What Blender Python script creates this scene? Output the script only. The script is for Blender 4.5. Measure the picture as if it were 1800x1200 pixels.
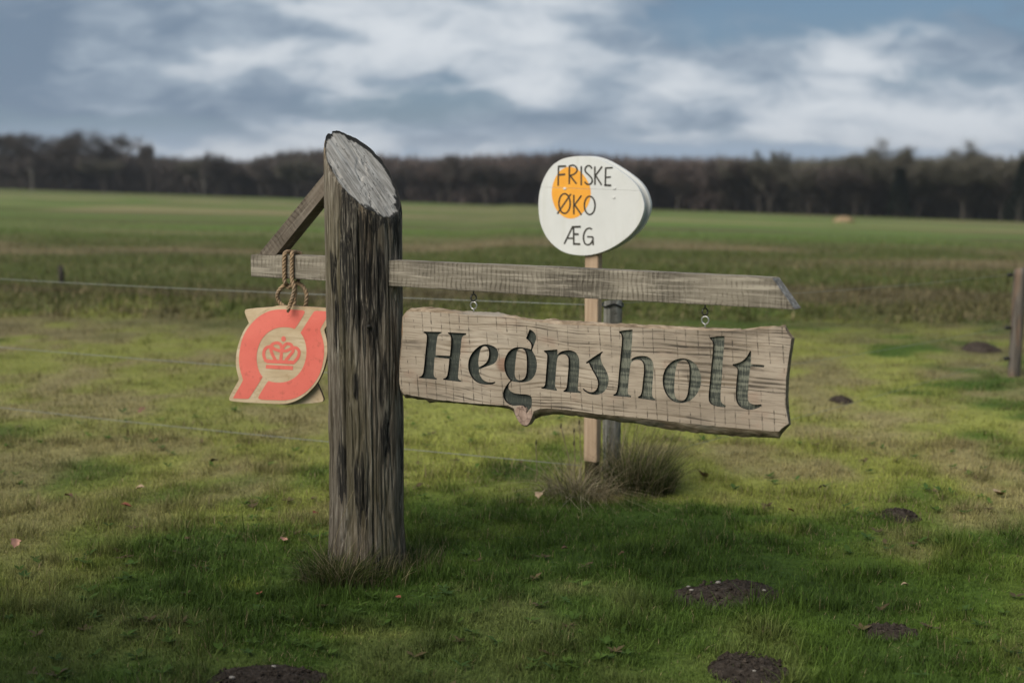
import bpy, bmesh, math, random
import numpy as np
from mathutils import Vector, Matrix
from mathutils.geometry import delaunay_2d_cdt

S = bpy.context.scene
for o in list(bpy.data.objects):
    bpy.data.objects.remove(o)
random.seed(7)
R = math.radians

# ------------------------------------------------------------------ camera
CAM_H = 1.60
F = 2500.0                     # focal length in photograph pixels (1800 wide) = 50 mm
PITCH = math.atan(312.0 / F)
cam_d = bpy.data.cameras.new('camera')
cam_d.lens = 50.0
cam_d.sensor_width = 36.0
cam_d.clip_start = 0.05
cam_d.clip_end = 20000
cam_d.dof.use_dof = True
cam_d.dof.focus_distance = 5.30
cam_d.dof.aperture_fstop = 1.9
cam_d.dof.aperture_blades = 9
cam = bpy.data.objects.new('camera', cam_d)
S.collection.objects.link(cam)
cam.location = (0, 0, CAM_H)
cam.rotation_euler = (math.pi / 2 - PITCH, 0, 0)
S.camera = cam

# ------------------------------------------------------------------ sun, sky, exposure
SUN_TO = Vector((-0.72, -0.69, 0)).normalized()      # horizontal direction towards the sun
SUN_EL = R(42)
sun_vec = Vector((SUN_TO.x * math.cos(SUN_EL), SUN_TO.y * math.cos(SUN_EL), math.sin(SUN_EL)))
sd = bpy.data.lights.new('sun', 'SUN')
sd.energy = 3.4
sd.angle = R(48)
sd.color = (1.0, 0.93, 0.82)
so = bpy.data.objects.new('sun', sd)
S.collection.objects.link(so)
so.rotation_euler = (-sun_vec).to_track_quat('-Z', 'Y').to_euler()
so.location = (-6, -5, 8)

S.view_settings.view_transform = 'Standard'
S.view_settings.look = 'None'
S.view_settings.gamma = 1.0
S.view_settings.use_curve_mapping = False
S.view_settings.exposure = 0.40


class NT:
    """small helper to write node trees as expressions"""
    def __init__(s, tree):
        s.t = tree
        s.N = tree.nodes
        s.L = tree.links

    def node(s, typ, props=None, **ins):
        n = s.N.new(typ)
        for k, v in (props or {}).items():
            setattr(n, k, v)
        for k, v in ins.items():
            s.set(n.inputs[k.replace('_', ' ')], v)
        return n

    def set(s, sock, v):
        if isinstance(v, bpy.types.NodeSocket):
            s.L.new(v, sock)
        elif v is not None:
            if hasattr(sock, 'default_value') and hasattr(sock.default_value, '__len__'):
                if isinstance(v, (int, float)):
                    v = (v,) * len(sock.default_value)
                elif len(v) == 3 and len(sock.default_value) == 4:
                    v = (*v, 1)
            sock.default_value = v

    def m(s, op, a, b=None, c=None, clamp=False):
        n = s.N.new('ShaderNodeMath')
        n.operation = op
        n.use_clamp = clamp
        for i, v in enumerate((a, b, c)):
            if v is not None:
                s.set(n.inputs[i], v)
        return n.outputs[0]

    def mix(s, f, a, b, mode='MIX'):
        n = s.N.new('ShaderNodeMix')
        n.data_type = 'RGBA'
        n.blend_type = mode
        s.set(n.inputs[0], f)
        s.set(n.inputs[6], a)
        s.set(n.inputs[7], b)
        return n.outputs[2]

    def noise(s, vec, scale=1.0, detail=3.0, rough=0.5, dist=0.0, color=False):
        n = s.N.new('ShaderNodeTexNoise')
        if vec is not None:
            s.L.new(vec, n.inputs['Vector'])
        n.inputs['Scale'].default_value = scale
        n.inputs['Detail'].default_value = detail
        n.inputs['Roughness'].default_value = rough
        n.inputs['Distortion'].default_value = dist
        return n.outputs['Color' if color else 'Fac']

    def map(s, vec, scale=(1, 1, 1), loc=(0, 0, 0), rot=(0, 0, 0)):
        n = s.N.new('ShaderNodeMapping')
        s.L.new(vec, n.inputs[0])
        n.inputs['Scale'].default_value = scale
        n.inputs['Location'].default_value = loc
        n.inputs['Rotation'].default_value = rot
        return n.outputs[0]

    def ramp(s, fac, stops, interp='LINEAR'):
        n = s.N.new('ShaderNodeValToRGB')
        r = n.color_ramp
        r.interpolation = interp
        while len(r.elements) < len(stops):
            r.elements.new(0.5)
        for e, (p, c) in zip(r.elements, stops):
            e.position = p
            if isinstance(c, (int, float)):
                c = (c, c, c)
            e.color = (*c[:3], 1)
        s.set(n.inputs[0], fac)
        return n.outputs[0]

    def sstep(s, x, a, b):
        n = s.N.new('ShaderNodeMapRange')
        n.interpolation_type = 'SMOOTHSTEP'
        s.set(n.inputs[0], x)
        n.inputs[1].default_value = a
        n.inputs[2].default_value = b
        return n.outputs[0]

    def coord(s, which='Object'):
        return s.N.new('ShaderNodeTexCoord').outputs[which]

    def attr(s, name, out='Fac'):
        n = s.N.new('ShaderNodeAttribute')
        n.attribute_name = name
        return n.outputs[out]

    def sep(s, vec):
        n = s.N.new('ShaderNodeSeparateXYZ')
        s.L.new(vec, n.inputs[0])
        return n.outputs

    def comb(s, x, y, z):
        n = s.N.new('ShaderNodeCombineXYZ')
        for i, v in enumerate((x, y, z)):
            s.set(n.inputs[i], v)
        return n.outputs[0]

    def bump(s, h, strength=0.5, dist=0.01, normal=None):
        n = s.N.new('ShaderNodeBump')
        n.inputs['Strength'].default_value = strength
        n.inputs['Distance'].default_value = dist
        s.L.new(h, n.inputs['Height'])
        if normal is not None:
            s.L.new(normal, n.inputs['Normal'])
        return n.outputs[0]


def mat(name, fn=None, color=(0.5, 0.5, 0.5), rough=0.8, metal=0.0, spec=0.3):
    m = bpy.data.materials.new(name)
    m.use_nodes = True
    t = NT(m.node_tree)
    b = m.node_tree.nodes['Principled BSDF']
    t.b = b
    b.inputs['Base Color'].default_value = (*color, 1)
    b.inputs['Roughness'].default_value = rough
    b.inputs['Metallic'].default_value = metal
    b.inputs['Specular IOR Level'].default_value = spec
    if fn:
        r = fn(t)
        if r:
            for k, v in r.items():
                t.set(b.inputs[k], v)
    return m


# world: Nishita sky with a broken layer of soft cloud
W = bpy.data.worlds.new('World')
S.world = W
W.use_nodes = True
t = NT(W.node_tree)
bg = W.node_tree.nodes['Background']
sky = t.node('ShaderNodeTexSky', dict(sky_type='NISHITA', sun_disc=False, sun_elevation=SUN_EL,
             sun_rotation=math.atan2(SUN_TO.x, SUN_TO.y), air_density=1.0, dust_density=0.6, ozone_density=2.0))
D = t.coord('Generated')
dx, dy, dz = t.sep(D)
zc = t.m('MAXIMUM', dz, 0.0)
den = t.m('ADD', zc, 0.45)
P = t.comb(t.m('DIVIDE', dx, den), t.m('DIVIDE', dy, den), t.m('MULTIPLY', zc, 5.0))
az = t.m('ARCTAN2', dx, dy)
el = dz


def blob(u, v, su, sv):
    a = t.m('DIVIDE', t.m('SUBTRACT', az, (u - 900) / F), su / F)
    e = t.m('DIVIDE', t.m('SUBTRACT', el, (288 - v) / F), sv / F)
    r2 = t.m('ADD', t.m('MULTIPLY', a, a), t.m('MULTIPLY', e, e))
    return t.m('EXPONENT', t.m('MULTIPLY', r2, -1.0))


def wsum(items):
    acc = None
    for w, b in items:
        x = t.m('MULTIPLY', b, w)
        acc = x if acc is None else t.m('ADD', acc, x)
    return acc


Pw = t.node('ShaderNodeVectorMath', dict(operation='ADD'))
t.L.new(P, Pw.inputs[0])
wv = t.node('ShaderNodeVectorMath', dict(operation='SCALE'))
t.L.new(t.noise(t.map(P, (9.0, 11.0, 1)), 1.0, 3, 0.5, 0.0, color=True), wv.inputs[0])
wv.inputs['Scale'].default_value = 0.11
t.L.new(wv.outputs[0], Pw.inputs[1])
P2 = Pw.outputs[0]
nA = t.noise(t.map(P2, (3.3, 4.4, 1), (3.1, 1.7, 0)), 1.0, 6, 0.48, 0.0)
nB = t.noise(t.map(P2, (8.6, 11.5, 1), (7.3, 4.1, 0)), 1.0, 7, 0.52, 0.0)
nC = t.noise(t.map(P2, (5.0, 7.0, 1), (1.3, 9.2, 0)), 1.0, 6, 0.50, 0.0)
# where the cloud sheet is thick or open blue
place = wsum([(0.26, blob(640, 70, 460, 150)), (0.22, blob(200, 110, 360, 110)), (-0.22, blob(1300, 30, 200, 75)), (-0.06, blob(1650, 40, 200, 60)),
              (0.30, blob(1270, 165, 280, 50)), (-0.20, blob(330, 232, 360, 30)), (0.34, blob(1600, 215, 260, 40)),
              (-0.22, blob(760, 180, 200, 34)), (0.20, blob(640, 250, 300, 24)), (0.26, blob(960, 60, 90, 60)),
              (-0.22, blob(1150, 265, 330, 14)), (0.26, blob(1560, 105, 260, 28))])
cov = t.m('ADD', t.m('ADD', t.m('MULTIPLY', nA, 0.70), t.m('MULTIPLY', nB, 0.62)), place)
cover = t.sstep(cov, 0.50, 0.80)
lit = t.m('ADD', t.m('MULTIPLY', nC, 0.70), t.m('MULTIPLY', nB, 0.95))
lit = t.m('ADD', lit, wsum([(0.20, blob(700, 70, 330, 130)), (-0.40, blob(-60, 90, 300, 190)), (0.24, blob(1600, 215, 280, 50)), (0.18, blob(930, 60, 90, 70)),
                            (-0.36, blob(1840, 80, 200, 90)), (-0.30, blob(1500, 10, 420, 60)), (0.14, blob(1260, 180, 250, 60)), (-0.16, blob(420, 195, 300, 45)), (-0.12, blob(1000, 215, 260, 30))]))
lit = t.m('ADD', lit, t.m('MULTIPLY', t.m('SUBTRACT', 1.0, t.sstep(el, 0.0, 0.03)), 0.22))
cl = t.ramp(t.sstep(lit, 0.50, 1.18), [(0.0, (1.75, 2.45, 3.35)), (0.45, (3.5, 4.25, 5.1)), (1.0, (7.0, 7.45, 7.9))])
blue = t.mix(0.75, sky.outputs[0], (0.95, 1.9, 3.2))
low = t.sstep(el, 0.0, 0.035)
blue = t.mix(t.m('MULTIPLY', t.m('SUBTRACT', 1.0, low), 0.8), blue, (3.9, 5.1, 6.6))
lit = lit
skycol = t.mix(cover, blue, cl)
t.L.new(skycol, bg.inputs[0])
bg.inputs[1].default_value = 0.075

# ------------------------------------------------------------------ helpers
SP, CP = math.sin(PITCH), math.cos(PITCH)


def ray(u, v):
    a, b = (u - 900) / F, (600 - v) / F
    return Vector((a, CP + SP * b, -SP + CP * b))


class Frame:
    """a vertical-axis local frame: x along, y back (away from the viewer), z up"""
    def __init__(s, loc, rz):
        s.loc = Vector(loc)
        s.rz = rz
        s.c, s.s = math.cos(rz), math.sin(rz)

    def tolocal(s, p):
        q = Vector(p) - s.loc
        return Vector((q.x * s.c + q.y * s.s, -q.x * s.s + q.y * s.c, q.z))

    def hit(s, u, v, y=0.0):
        d = ray(u, v)
        o = s.tolocal((0, 0, CAM_H))
        dl = Vector((d.x * s.c + d.y * s.s, -d.x * s.s + d.y * s.c, d.z))
        k = (y - o.y) / dl.y
        return o + dl * k


def ground_point(u, v, z=0.0):
    d = ray(u, v)
    k = (z - CAM_H) / d.z
    return Vector((d.x * k, d.y * k, z))


def link(o):
    S.collection.objects.link(o)
    return o


def empty(name, loc=(0, 0, 0), rz=0.0):
    o = bpy.data.objects.new(name, None)
    o.location = loc
    o.rotation_euler = (0, 0, rz)
    o.empty_display_size = 0.1
    return link(o)


def tag(o, label, cat, group=None):
    o['label'] = label
    o['category'] = cat
    if group:
        o['group'] = group
    return o


def mesh_obj(name, verts, faces, material, parent=None, smooth=False):
    me = bpy.data.meshes.new(name)
    me.from_pydata([tuple(v) for v in verts], [], [tuple(f) for f in faces])
    me.validate()
    me.update()
    o = bpy.data.objects.new(name, me)
    if material:
        me.materials.append(material)
    if smooth:
        me.shade_smooth()
    if parent is not None:
        o.parent = parent
    return link(o)


def np_mesh(name, V, faces, material, parent=None, smooth=False, colors=None, attrs=None):
    """faces: (n,3) or (n,4) int array"""
    V = np.asarray(V, np.float32)
    Fc = np.asarray(faces, np.int32)
    me = bpy.data.meshes.new(name)
    n, k = Fc.shape
    me.vertices.add(len(V))
    me.vertices.foreach_set('co', V.ravel())
    me.loops.add(n * k)
    me.loops.foreach_set('vertex_index', Fc.ravel())
    me.polygons.add(n)
    me.polygons.foreach_set('loop_start', np.arange(0, n * k, k, dtype=np.int32))
    me.polygons.foreach_set('loop_total', np.full(n, k, np.int32))
    me.polygons.foreach_set('use_smooth', np.full(n, smooth, bool))
    me.update(calc_edges=True)
    if colors is not None:
        a = me.attributes.new('tint', 'FLOAT_COLOR', 'POINT')
        c = np.ones((len(V), 4), np.float32)
        c[:, :3] = colors
        a.data.foreach_set('color', c.ravel())
    for nm, val in (attrs or {}).items():
        a = me.attributes.new(nm, 'FLOAT', 'POINT')
        a.data.foreach_set('value', np.asarray(val, np.float32))
    if material:
        me.materials.append(material)
    o = bpy.data.objects.new(name, me)
    if parent is not None:
        o.parent = parent
    return link(o)


def hash2(ix, iy, seed):
    h = (ix.astype(np.int64) * 374761393 + iy.astype(np.int64) * 668265263 + seed * 1442695041) & 0xFFFFFFFF
    h = ((h ^ (h >> 13)) * 1274126177) & 0xFFFFFFFF
    h = h ^ (h >> 16)
    return (h & 0xFFFF) / 65535.0


def vnoise(x, y, seed=0, wrap=None):
    x = np.asarray(x, float)
    y = np.asarray(y, float)
    x0 = np.floor(x)
    y0 = np.floor(y)
    fx, fy = x - x0, y - y0
    fx = fx * fx * (3 - 2 * fx)
    fy = fy * fy * (3 - 2 * fy)
    a0, a1 = x0, x0 + 1
    if wrap:
        a0, a1 = np.mod(a0, wrap), np.mod(a1, wrap)
    n00, n10 = hash2(a0, y0, seed), hash2(a1, y0, seed)
    n01, n11 = hash2(a0, y0 + 1, seed), hash2(a1, y0 + 1, seed)
    return (n00 * (1 - fx) + n10 * fx) * (1 - fy) + (n01 * (1 - fx) + n11 * fx) * fy


def fbm(x, y, seed=0, oct=4, gain=0.5, wrap=None):
    s, a, tot = 0, 1.0, 0
    for i in range(oct):
        s = s + a * vnoise(x * 2 ** i, y * 2 ** i, seed + i * 17, wrap * 2 ** i if wrap else None)
        tot += a
        a *= gain
    return s / tot


def ss(a, b, x):
    q = np.clip((x - a) / (b - a), 0, 1)
    return q * q * (3 - 2 * q)


def smooth_poly(P, iters=1, maxang=55):
    for _ in range(iters):
        out = []
        n = len(P)
        for i in range(n):
            a, b, c = P[i - 1], P[i], P[(i + 1) % n]
            d1 = (b[0] - a[0], b[1] - a[1])
            d2 = (c[0] - b[0], c[1] - b[1])
            ang = abs(math.degrees(math.atan2(d1[0] * d2[1] - d1[1] * d2[0], d1[0] * d2[0] + d1[1] * d2[1])))
            if 4 < ang < maxang:
                out.append((b[0] - d1[0] * 0.25, b[1] - d1[1] * 0.25))
                out.append((b[0] + d2[0] * 0.25, b[1] + d2[1] * 0.25))
            else:
                out.append(b)
        P = out
    return P


def inpoly(x, y, P):
    c = False
    j = len(P) - 1
    for i in range(len(P)):
        xi, yi = P[i]
        xj, yj = P[j]
        if (yi > y) != (yj > y) and x < (xj - xi) * (y - yi) / (yj - yi + 1e-20) + xi:
            c = not c
        j = i
    return c


def cdt(polys, keep, extra=()):
    """triangulate with all polygon edges as constraints; keep(x, y) decides the faces"""
    vs, es = [], []
    for P in polys:
        b = len(vs)
        vs += [Vector((p[0], p[1])) for p in P]
        es += [(b + i, b + (i + 1) % len(P)) for i in range(len(P))]
    vs += [Vector(e) for e in extra]
    r = delaunay_2d_cdt(vs, es, [], 0, 1e-6)
    V, Fc = r[0], r[2]
    out = []
    for f in Fc:
        cx = sum(V[i].x for i in f) / len(f)
        cy = sum(V[i].y for i in f) / len(f)
        if keep(cx, cy):
            out.append(tuple(f))
    used = sorted({i for f in out for i in f})
    mp = {i: k for k, i in enumerate(used)}
    return [(V[i].x, V[i].y) for i in used], [tuple(mp[i] for i in f) for f in out]


def stroke(path, w):
    """polygon of a thick polyline in 2-D"""
    n = len(path)
    Lf, Rt = [], []
    for i in range(n):
        a = path[max(i - 1, 0)]
        b = path[min(i + 1, n - 1)]
        tx, ty = b[0] - a[0], b[1] - a[1]
        l = math.hypot(tx, ty) or 1
        nx, ny = -ty / l, tx / l
        Lf.append((path[i][0] + nx * w / 2, path[i][1] + ny * w / 2))
        Rt.append((path[i][0] - nx * w / 2, path[i][1] - ny * w / 2))
    return Lf + Rt[::-1]


def plate(name, P, y0, y1, material, parent, back_P=None, bevel=0.0):
    """flat solid with outline P (x, z) between y0 (front) and y1 (back)"""
    bm = bmesh.new()
    fr = [bm.verts.new((p[0], y0, p[1])) for p in P]
    bk = [bm.verts.new((p[0], y1, p[1])) for p in (back_P or P)]
    n = len(P)
    f1 = bm.faces.new(fr)
    bm.faces.new(bk[::-1])
    for i in range(n):
        bm.faces.new((fr[i], bk[i], bk[(i + 1) % n], fr[(i + 1) % n]))
    bmesh.ops.recalc_face_normals(bm, faces=bm.faces)
    if bevel:
        ed = [e for e in f1.edges]
        bmesh.ops.bevel(bm, geom=ed, offset=bevel, segments=2, affect='EDGES', profile=0.6)
    bmesh.ops.triangulate(bm, faces=[f for f in bm.faces if len(f.verts) > 4])
    me = bpy.data.meshes.new(name)
    bm.to_mesh(me)
    bm.free()
    me.materials.append(material)
    o = bpy.data.objects.new(name, me)
    o.parent = parent
    return link(o)


def box(name, x0, x1, y0, y1, z0, z1, material, parent, bevel=0.003):
    bm = bmesh.new()
    bmesh.ops.create_cube(bm, size=1)
    for v in bm.verts:
        v.co = Vector((x0 if v.co.x < 0 else x1, y0 if v.co.y < 0 else y1, z0 if v.co.z < 0 else z1))
    if bevel:
        bmesh.ops.bevel(bm, geom=bm.edges[:], offset=bevel, segments=2, affect='EDGES')
    me = bpy.data.meshes.new(name)
    bm.to_mesh(me)
    bm.free()
    me.materials.append(material)
    o = bpy.data.objects.new(name, me)
    o.parent = parent
    return link(o)


def tube_arrays(path, rad, sides=6, cap=True):
    path = [Vector(p) for p in path]
    n = len(path)
    V, Fc = [], []
    tang = [(path[min(i + 1, n - 1)] - path[max(i - 1, 0)]).normalized() for i in range(n)]
    up = Vector((0, 0, 1)) if abs(tang[0].z) < 0.9 else Vector((1, 0, 0))
    nrm = (up - tang[0] * up.dot(tang[0])).normalized()
    for i in range(n):
        nrm = (nrm - tang[i] * nrm.dot(tang[i]))
        nrm = nrm.normalized() if nrm.length > 1e-9 else Vector((1, 0, 0))
        bn = tang[i].cross(nrm)
        r = rad[i] if hasattr(rad, '__len__') else rad
        for k in range(sides):
            a = 2 * math.pi * k / sides
            V.append(path[i] + (nrm * math.cos(a) + bn * math.sin(a)) * r)
    for i in range(n - 1):
        for k in range(sides):
            k2 = (k + 1) % sides
            Fc.append((i * sides + k, i * sides + k2, (i + 1) * sides + k2, (i + 1) * sides + k))
    if cap:
        Fc.append(tuple(range(sides))[::-1])
        Fc.append(tuple((n - 1) * sides + k for k in range(sides)))
    return V, Fc


def tube(name, path, rad, material, parent=None, sides=8):
    V, Fc = tube_arrays(path, rad, sides)
    return mesh_obj(name, V, Fc, material, parent, smooth=True)


def catmull(P, per=8):
    P = [Vector(p) for p in P]
    Q = [P[0] * 2 - P[1]] + P + [P[-1] * 2 - P[-2]]
    out = []
    for i in range(1, len(Q) - 2):
        a, b, c, d = Q[i - 1:i + 3]
        for k in range(per):
            s = k / per
            out.append(0.5 * ((2 * b) + (c - a) * s + (2 * a - 5 * b + 4 * c - d) * s * s + (3 * b - a - 3 * c + d) * s ** 3))
    out.append(P[-1])
    return out


# ------------------------------------------------------------------ terrain
def terrain(X, Y):
    X = np.asarray(X, float)
    Y = np.asarray(Y, float)
    k = np.log1p(np.exp(np.clip((Y - 14) / 2.5, -30, 30))) * 2.5
    k = np.where(Y > 80, Y - 14, k)
    k = 430 - np.log1p(np.exp(np.clip((430 - k) / 40, -30, 60))) * 40
    dirn = np.clip(X / np.maximum(Y, 3.0), -0.5, 0.5)
    z = -(0.0235 + 0.032 * dirn) * np.maximum(k, 0)
    z = z + (fbm(X * 0.45 + 5, Y * 0.45, 3, 3) - 0.5) * 0.07 * ss(2, 4, Y) * (1 - ss(40, 80, Y) * 0.3)
    z = z + (fbm(X * 2.2, Y * 2.2 + 3, 9, 2) - 0.5) * 0.03
    # the lawn ends in a low bank on the left
    edge = 17.5 - 0.55 * (X + 4.0) * (X < 0)
    z = z - 0.20 * ss(-1, 3.5, Y - edge) * ss(0.5, -2.5, X)
    return z


def tz(x, y):
    return float(terrain(np.array([x]), np.array([y]))[0])


GREEN = np.array((0.088, 0.145, 0.022))
DEEP = np.array((0.060, 0.105, 0.020))
MOSS = np.array((0.282, 0.298, 0.070))
DRY = np.array((0.330, 0.265, 0.140))
BROWN = np.array((0.140, 0.108, 0.062))
OLIVE = np.array((0.140, 0.142, 0.047))
BRIGHT = np.array((0.136, 0.205, 0.050))


def mixc(a, b, f):
    return a * (1 - f[..., None]) + b * f[..., None]


PATCH = []  # bright dapples and moss put into the tint, some lifting the board's shadow
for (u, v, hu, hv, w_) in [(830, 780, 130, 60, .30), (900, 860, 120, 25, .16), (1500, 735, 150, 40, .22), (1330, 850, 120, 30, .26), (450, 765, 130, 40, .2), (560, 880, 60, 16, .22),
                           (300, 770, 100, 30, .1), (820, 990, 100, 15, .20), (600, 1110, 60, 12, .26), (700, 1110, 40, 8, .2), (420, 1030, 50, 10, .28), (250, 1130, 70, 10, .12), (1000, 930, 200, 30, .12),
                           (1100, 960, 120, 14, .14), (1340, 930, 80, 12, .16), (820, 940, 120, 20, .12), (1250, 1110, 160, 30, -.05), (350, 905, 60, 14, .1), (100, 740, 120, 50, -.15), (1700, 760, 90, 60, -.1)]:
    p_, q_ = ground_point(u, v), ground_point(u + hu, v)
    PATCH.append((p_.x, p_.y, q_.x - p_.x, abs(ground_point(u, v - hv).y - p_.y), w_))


def ground_tint(X, Y):
    """colour of what grows at a place: lawn and moss near with light dapples painted in, rough grass, then field strips"""
    n1 = fbm(X * 0.75, Y * 0.55, 21, 4)
    n2 = fbm(X * 2.4, Y * 1.9, 33, 3)
    n3 = fbm(X * 0.30 + 9, Y * 0.22, 41, 3)
    c = np.broadcast_to(GREEN, X.shape + (3,)).copy()
    far = ss(4.6, 7.8, Y + 1.2 * (n3 - 0.5) + 0.8 * (n2 - 0.5))
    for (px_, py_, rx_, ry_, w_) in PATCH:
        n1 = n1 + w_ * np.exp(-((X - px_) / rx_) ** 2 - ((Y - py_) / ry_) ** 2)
    moss_dapple = ss(0.44, 0.66, n1 + 0.25 * (n2 - 0.5) + 0.13 * far) * (0.40 + 0.60 * far)
    c = mixc(c, MOSS, moss_dapple)
    c = mixc(c, DEEP, ss(0.50, 0.30, n1 + 0.35 * (n2 - 0.5) + 0.05 * far) * 0.75)
    c = mixc(c, DRY, ss(0.56, 0.72, n2 * 0.55 + n3 * 0.55) * (0.16 + 0.56 * far))
    # dry tired grass on the left of the lawn and towards its far edge
    c = mixc(c, OLIVE, ss(0.0, -2.0, X) * 0.35 * far)
    c = mixc(c, DRY * 0.85, ss(7.5, 12, Y) * ss(0.42, 0.62, n2 * 0.6 + n3 * 0.4) * 0.55)
    # field beyond
    wy = Y * (1 + 0.35 * (fbm(X * 0.035, Y * 0.03, 51, 3) - 0.5))
    e = 16.5 - 0.55 * (np.minimum(X, 0) + 4.0)
    f0 = ss(-4.0, 4.0, wy - e + (n2 - 0.5) * 7 + (n3 - 0.5) * 6)
    streak = fbm(X * 0.09, Y * 0.20, 61, 5)
    st2 = fbm(X * 0.030, Y * 0.060, 71, 4)
    st3 = fbm(X * 0.35, Y * 0.5, 81, 3)
    fld = np.broadcast_to(OLIVE * 0.66, X.shape + (3,)).copy()
    fld = mixc(fld, GREEN * 0.95, ss(0.42, 0.62, st2 + 0.3 * (st3 - 0.5)) * 0.30)
    fld = mixc(fld, BROWN, ss(0.40, 0.62, streak + 0.25 * (st3 - 0.5)) * 0.75)
    fld = mixc(fld, BROWN * 0.62, ss(26, 17, wy) * ss(1.0, -4.0, X) * ss(0.3, 0.55, st3 + 0.4 * (streak - 0.5)) * 0.75)
    fld = mixc(fld, DRY * 0.75, ss(18, 34, wy) * ss(60, 40, wy) * ss(0.42, 0.66, streak * 0.6 + st3 * 0.4) * 0.7)
    fld = mixc(fld, BRIGHT, ss(36, 60, wy) * (0.30 + 0.60 * ss(0.38, 0.58, st2)))
    fld = mixc(fld, BROWN * 1.1, ss(60, 80, wy) * ss(0.50, 0.66, fbm(X * 0.045 + 3, Y * 0.025, 91, 4)) * 0.5)
    fld = mixc(fld, DRY * 0.9, ss(76, 90, wy) * ss(125, 98, wy) * ss(0.38, 0.6, streak) * 0.7)
    fld = mixc(fld, BROWN * 0.8, ss(50, 60, wy) * ss(80, 66, wy) * ss(2, 12, X) * ss(0.45, 0.6, streak) * 0.7)
    fld = mixc(fld, DRY, ss(120, 150, wy) * ss(210, 170, wy) * ss(0.46, 0.62, streak) * 0.6)
    return mixc(c, fld, f0)


def grass_mat(name, trans=0.32):
    def fn(t):
        c = t.attr('tint', 'Color')
        n = t.noise(t.coord('Object'), 9.0, 2)
        c2 = t.mix(1.0, c, t.ramp(n, [(0.25, 0.72), (0.75, 1.28)]), 'MULTIPLY')
        tr = t.node('ShaderNodeBsdfTranslucent', Color=c2)
        ms = t.N.new('ShaderNodeMixShader')
        ms.inputs[0].default_value = trans
        t.set(t.b.inputs['Base Color'], c2)
        t.b.inputs['Roughness'].default_value = 0.6
        t.b.inputs['Specular IOR Level'].default_value = 0.12
        t.L.new(t.b.outputs[0], ms.inputs[1])
        t.L.new(tr.outputs[0], ms.inputs[2])
        t.L.new(ms.outputs[0], t.N['Material Output'].inputs[0])
    return mat(name, fn)


def ground_fn(t):
    c = t.attr('tint', 'Color')
    o = t.coord('Object')
    n = t.noise(o, 26.0, 5, 0.65)
    n2 = t.noise(o, 3.0, 4, 0.6)
    c = t.mix(1.0, c, t.ramp(n, [(0.25, 0.55), (0.55, 0.95), (0.8, 1.3)]), 'MULTIPLY')
    c = t.mix(1.0, c, t.ramp(n2, [(0.3, 0.78), (0.7, 1.12)]), 'MULTIPLY')
    return {'Base Color': c, 'Roughness': 0.95, 'Specular IOR Level': 0.1, 'Normal': t.bump(n, 0.9, 0.03)}


M_ground = mat('ground_turf', ground_fn)

# ground sheet: fine near the sign, coarse towards the horizon
ys = np.concatenate([np.linspace(-60, 2, 14)[:-1], np.linspace(2, 14, 210)[:-1], np.geomspace(14, 120, 150)[:-1], np.geomspace(120, 3000, 60)])
q = np.linspace(-1, 1, 241)
us = np.sign(q) * (0.55 * np.abs(q) + 2.2 * np.abs(q) ** 5)
Yg, Ug = np.meshgrid(ys, us, indexing='ij')
Xg = Ug * np.clip(np.abs(Yg), 9.0, 1090.0)
Zg = terrain(Xg, Yg)
Vg = np.stack([Xg, Yg, Zg], -1).reshape(-1, 3)
nr, nc = Yg.shape
ii, jj = np.meshgrid(np.arange(nr - 1), np.arange(nc - 1), indexing='ij')
base = (ii * nc + jj).ravel()
Fg = np.stack([base, base + 1, base + nc + 1, base + nc], -1)
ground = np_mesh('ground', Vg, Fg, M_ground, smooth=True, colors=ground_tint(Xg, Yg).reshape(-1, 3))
ground['kind'] = 'structure'

# bare soil patches: (photo position used as a survey point, half sizes in metres)
SOIL = []


def soil_site(u, v, rx, ry, rot, h):
    p = ground_point(u, v)
    SOIL.append((p.x, p.y, rx, ry, rot, h))


soil_site(1272, 1046, 0.195, 0.155, 0.35, 0.035)
soil_site(1316, 1172, 0.115, 0.17, -0.2, 0.03)
soil_site(478, 1190, 0.19, 0.13, 0.1, 0.035)
soil_site(1580, 908, 0.085, 0.10, 0.3, 0.06)
soil_site(1562, 1110, 0.09, 0.08, 0.4, 0.03)
soil_site(1725, 603, 0.16, 0.22, 0.0, 0.13)
soil_site(1478, 703, 0.07, 0.12, 0.0, 0.05)


def soil_mask(X, Y, grow=1.0):
    m = np.zeros_like(X)
    for (x, y, rx, ry, rot, h) in SOIL:
        c, s_ = math.cos(rot), math.sin(rot)
        a = ((X - x) * c + (Y - y) * s_) / (rx * grow)
        b = (-(X - x) * s_ + (Y - y) * c) / (ry * grow)
        th = np.arctan2(b, a)
        rr = np.hypot(a, b) * (1 + 0.35 * (vnoise(th * 2.2 + 10, th * 0 + x * 3, 5) - 0.5))
        m = np.maximum(m, (rr < 1).astype(float))
    return m


# ------------------------------------------------------------------ grass blades (uncountable: stuff)
rng = np.random.default_rng(11)
LOG = Vector((-0.580, 5.56, 0))
EGG = Vector((0.398, 6.98, 0))


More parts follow.
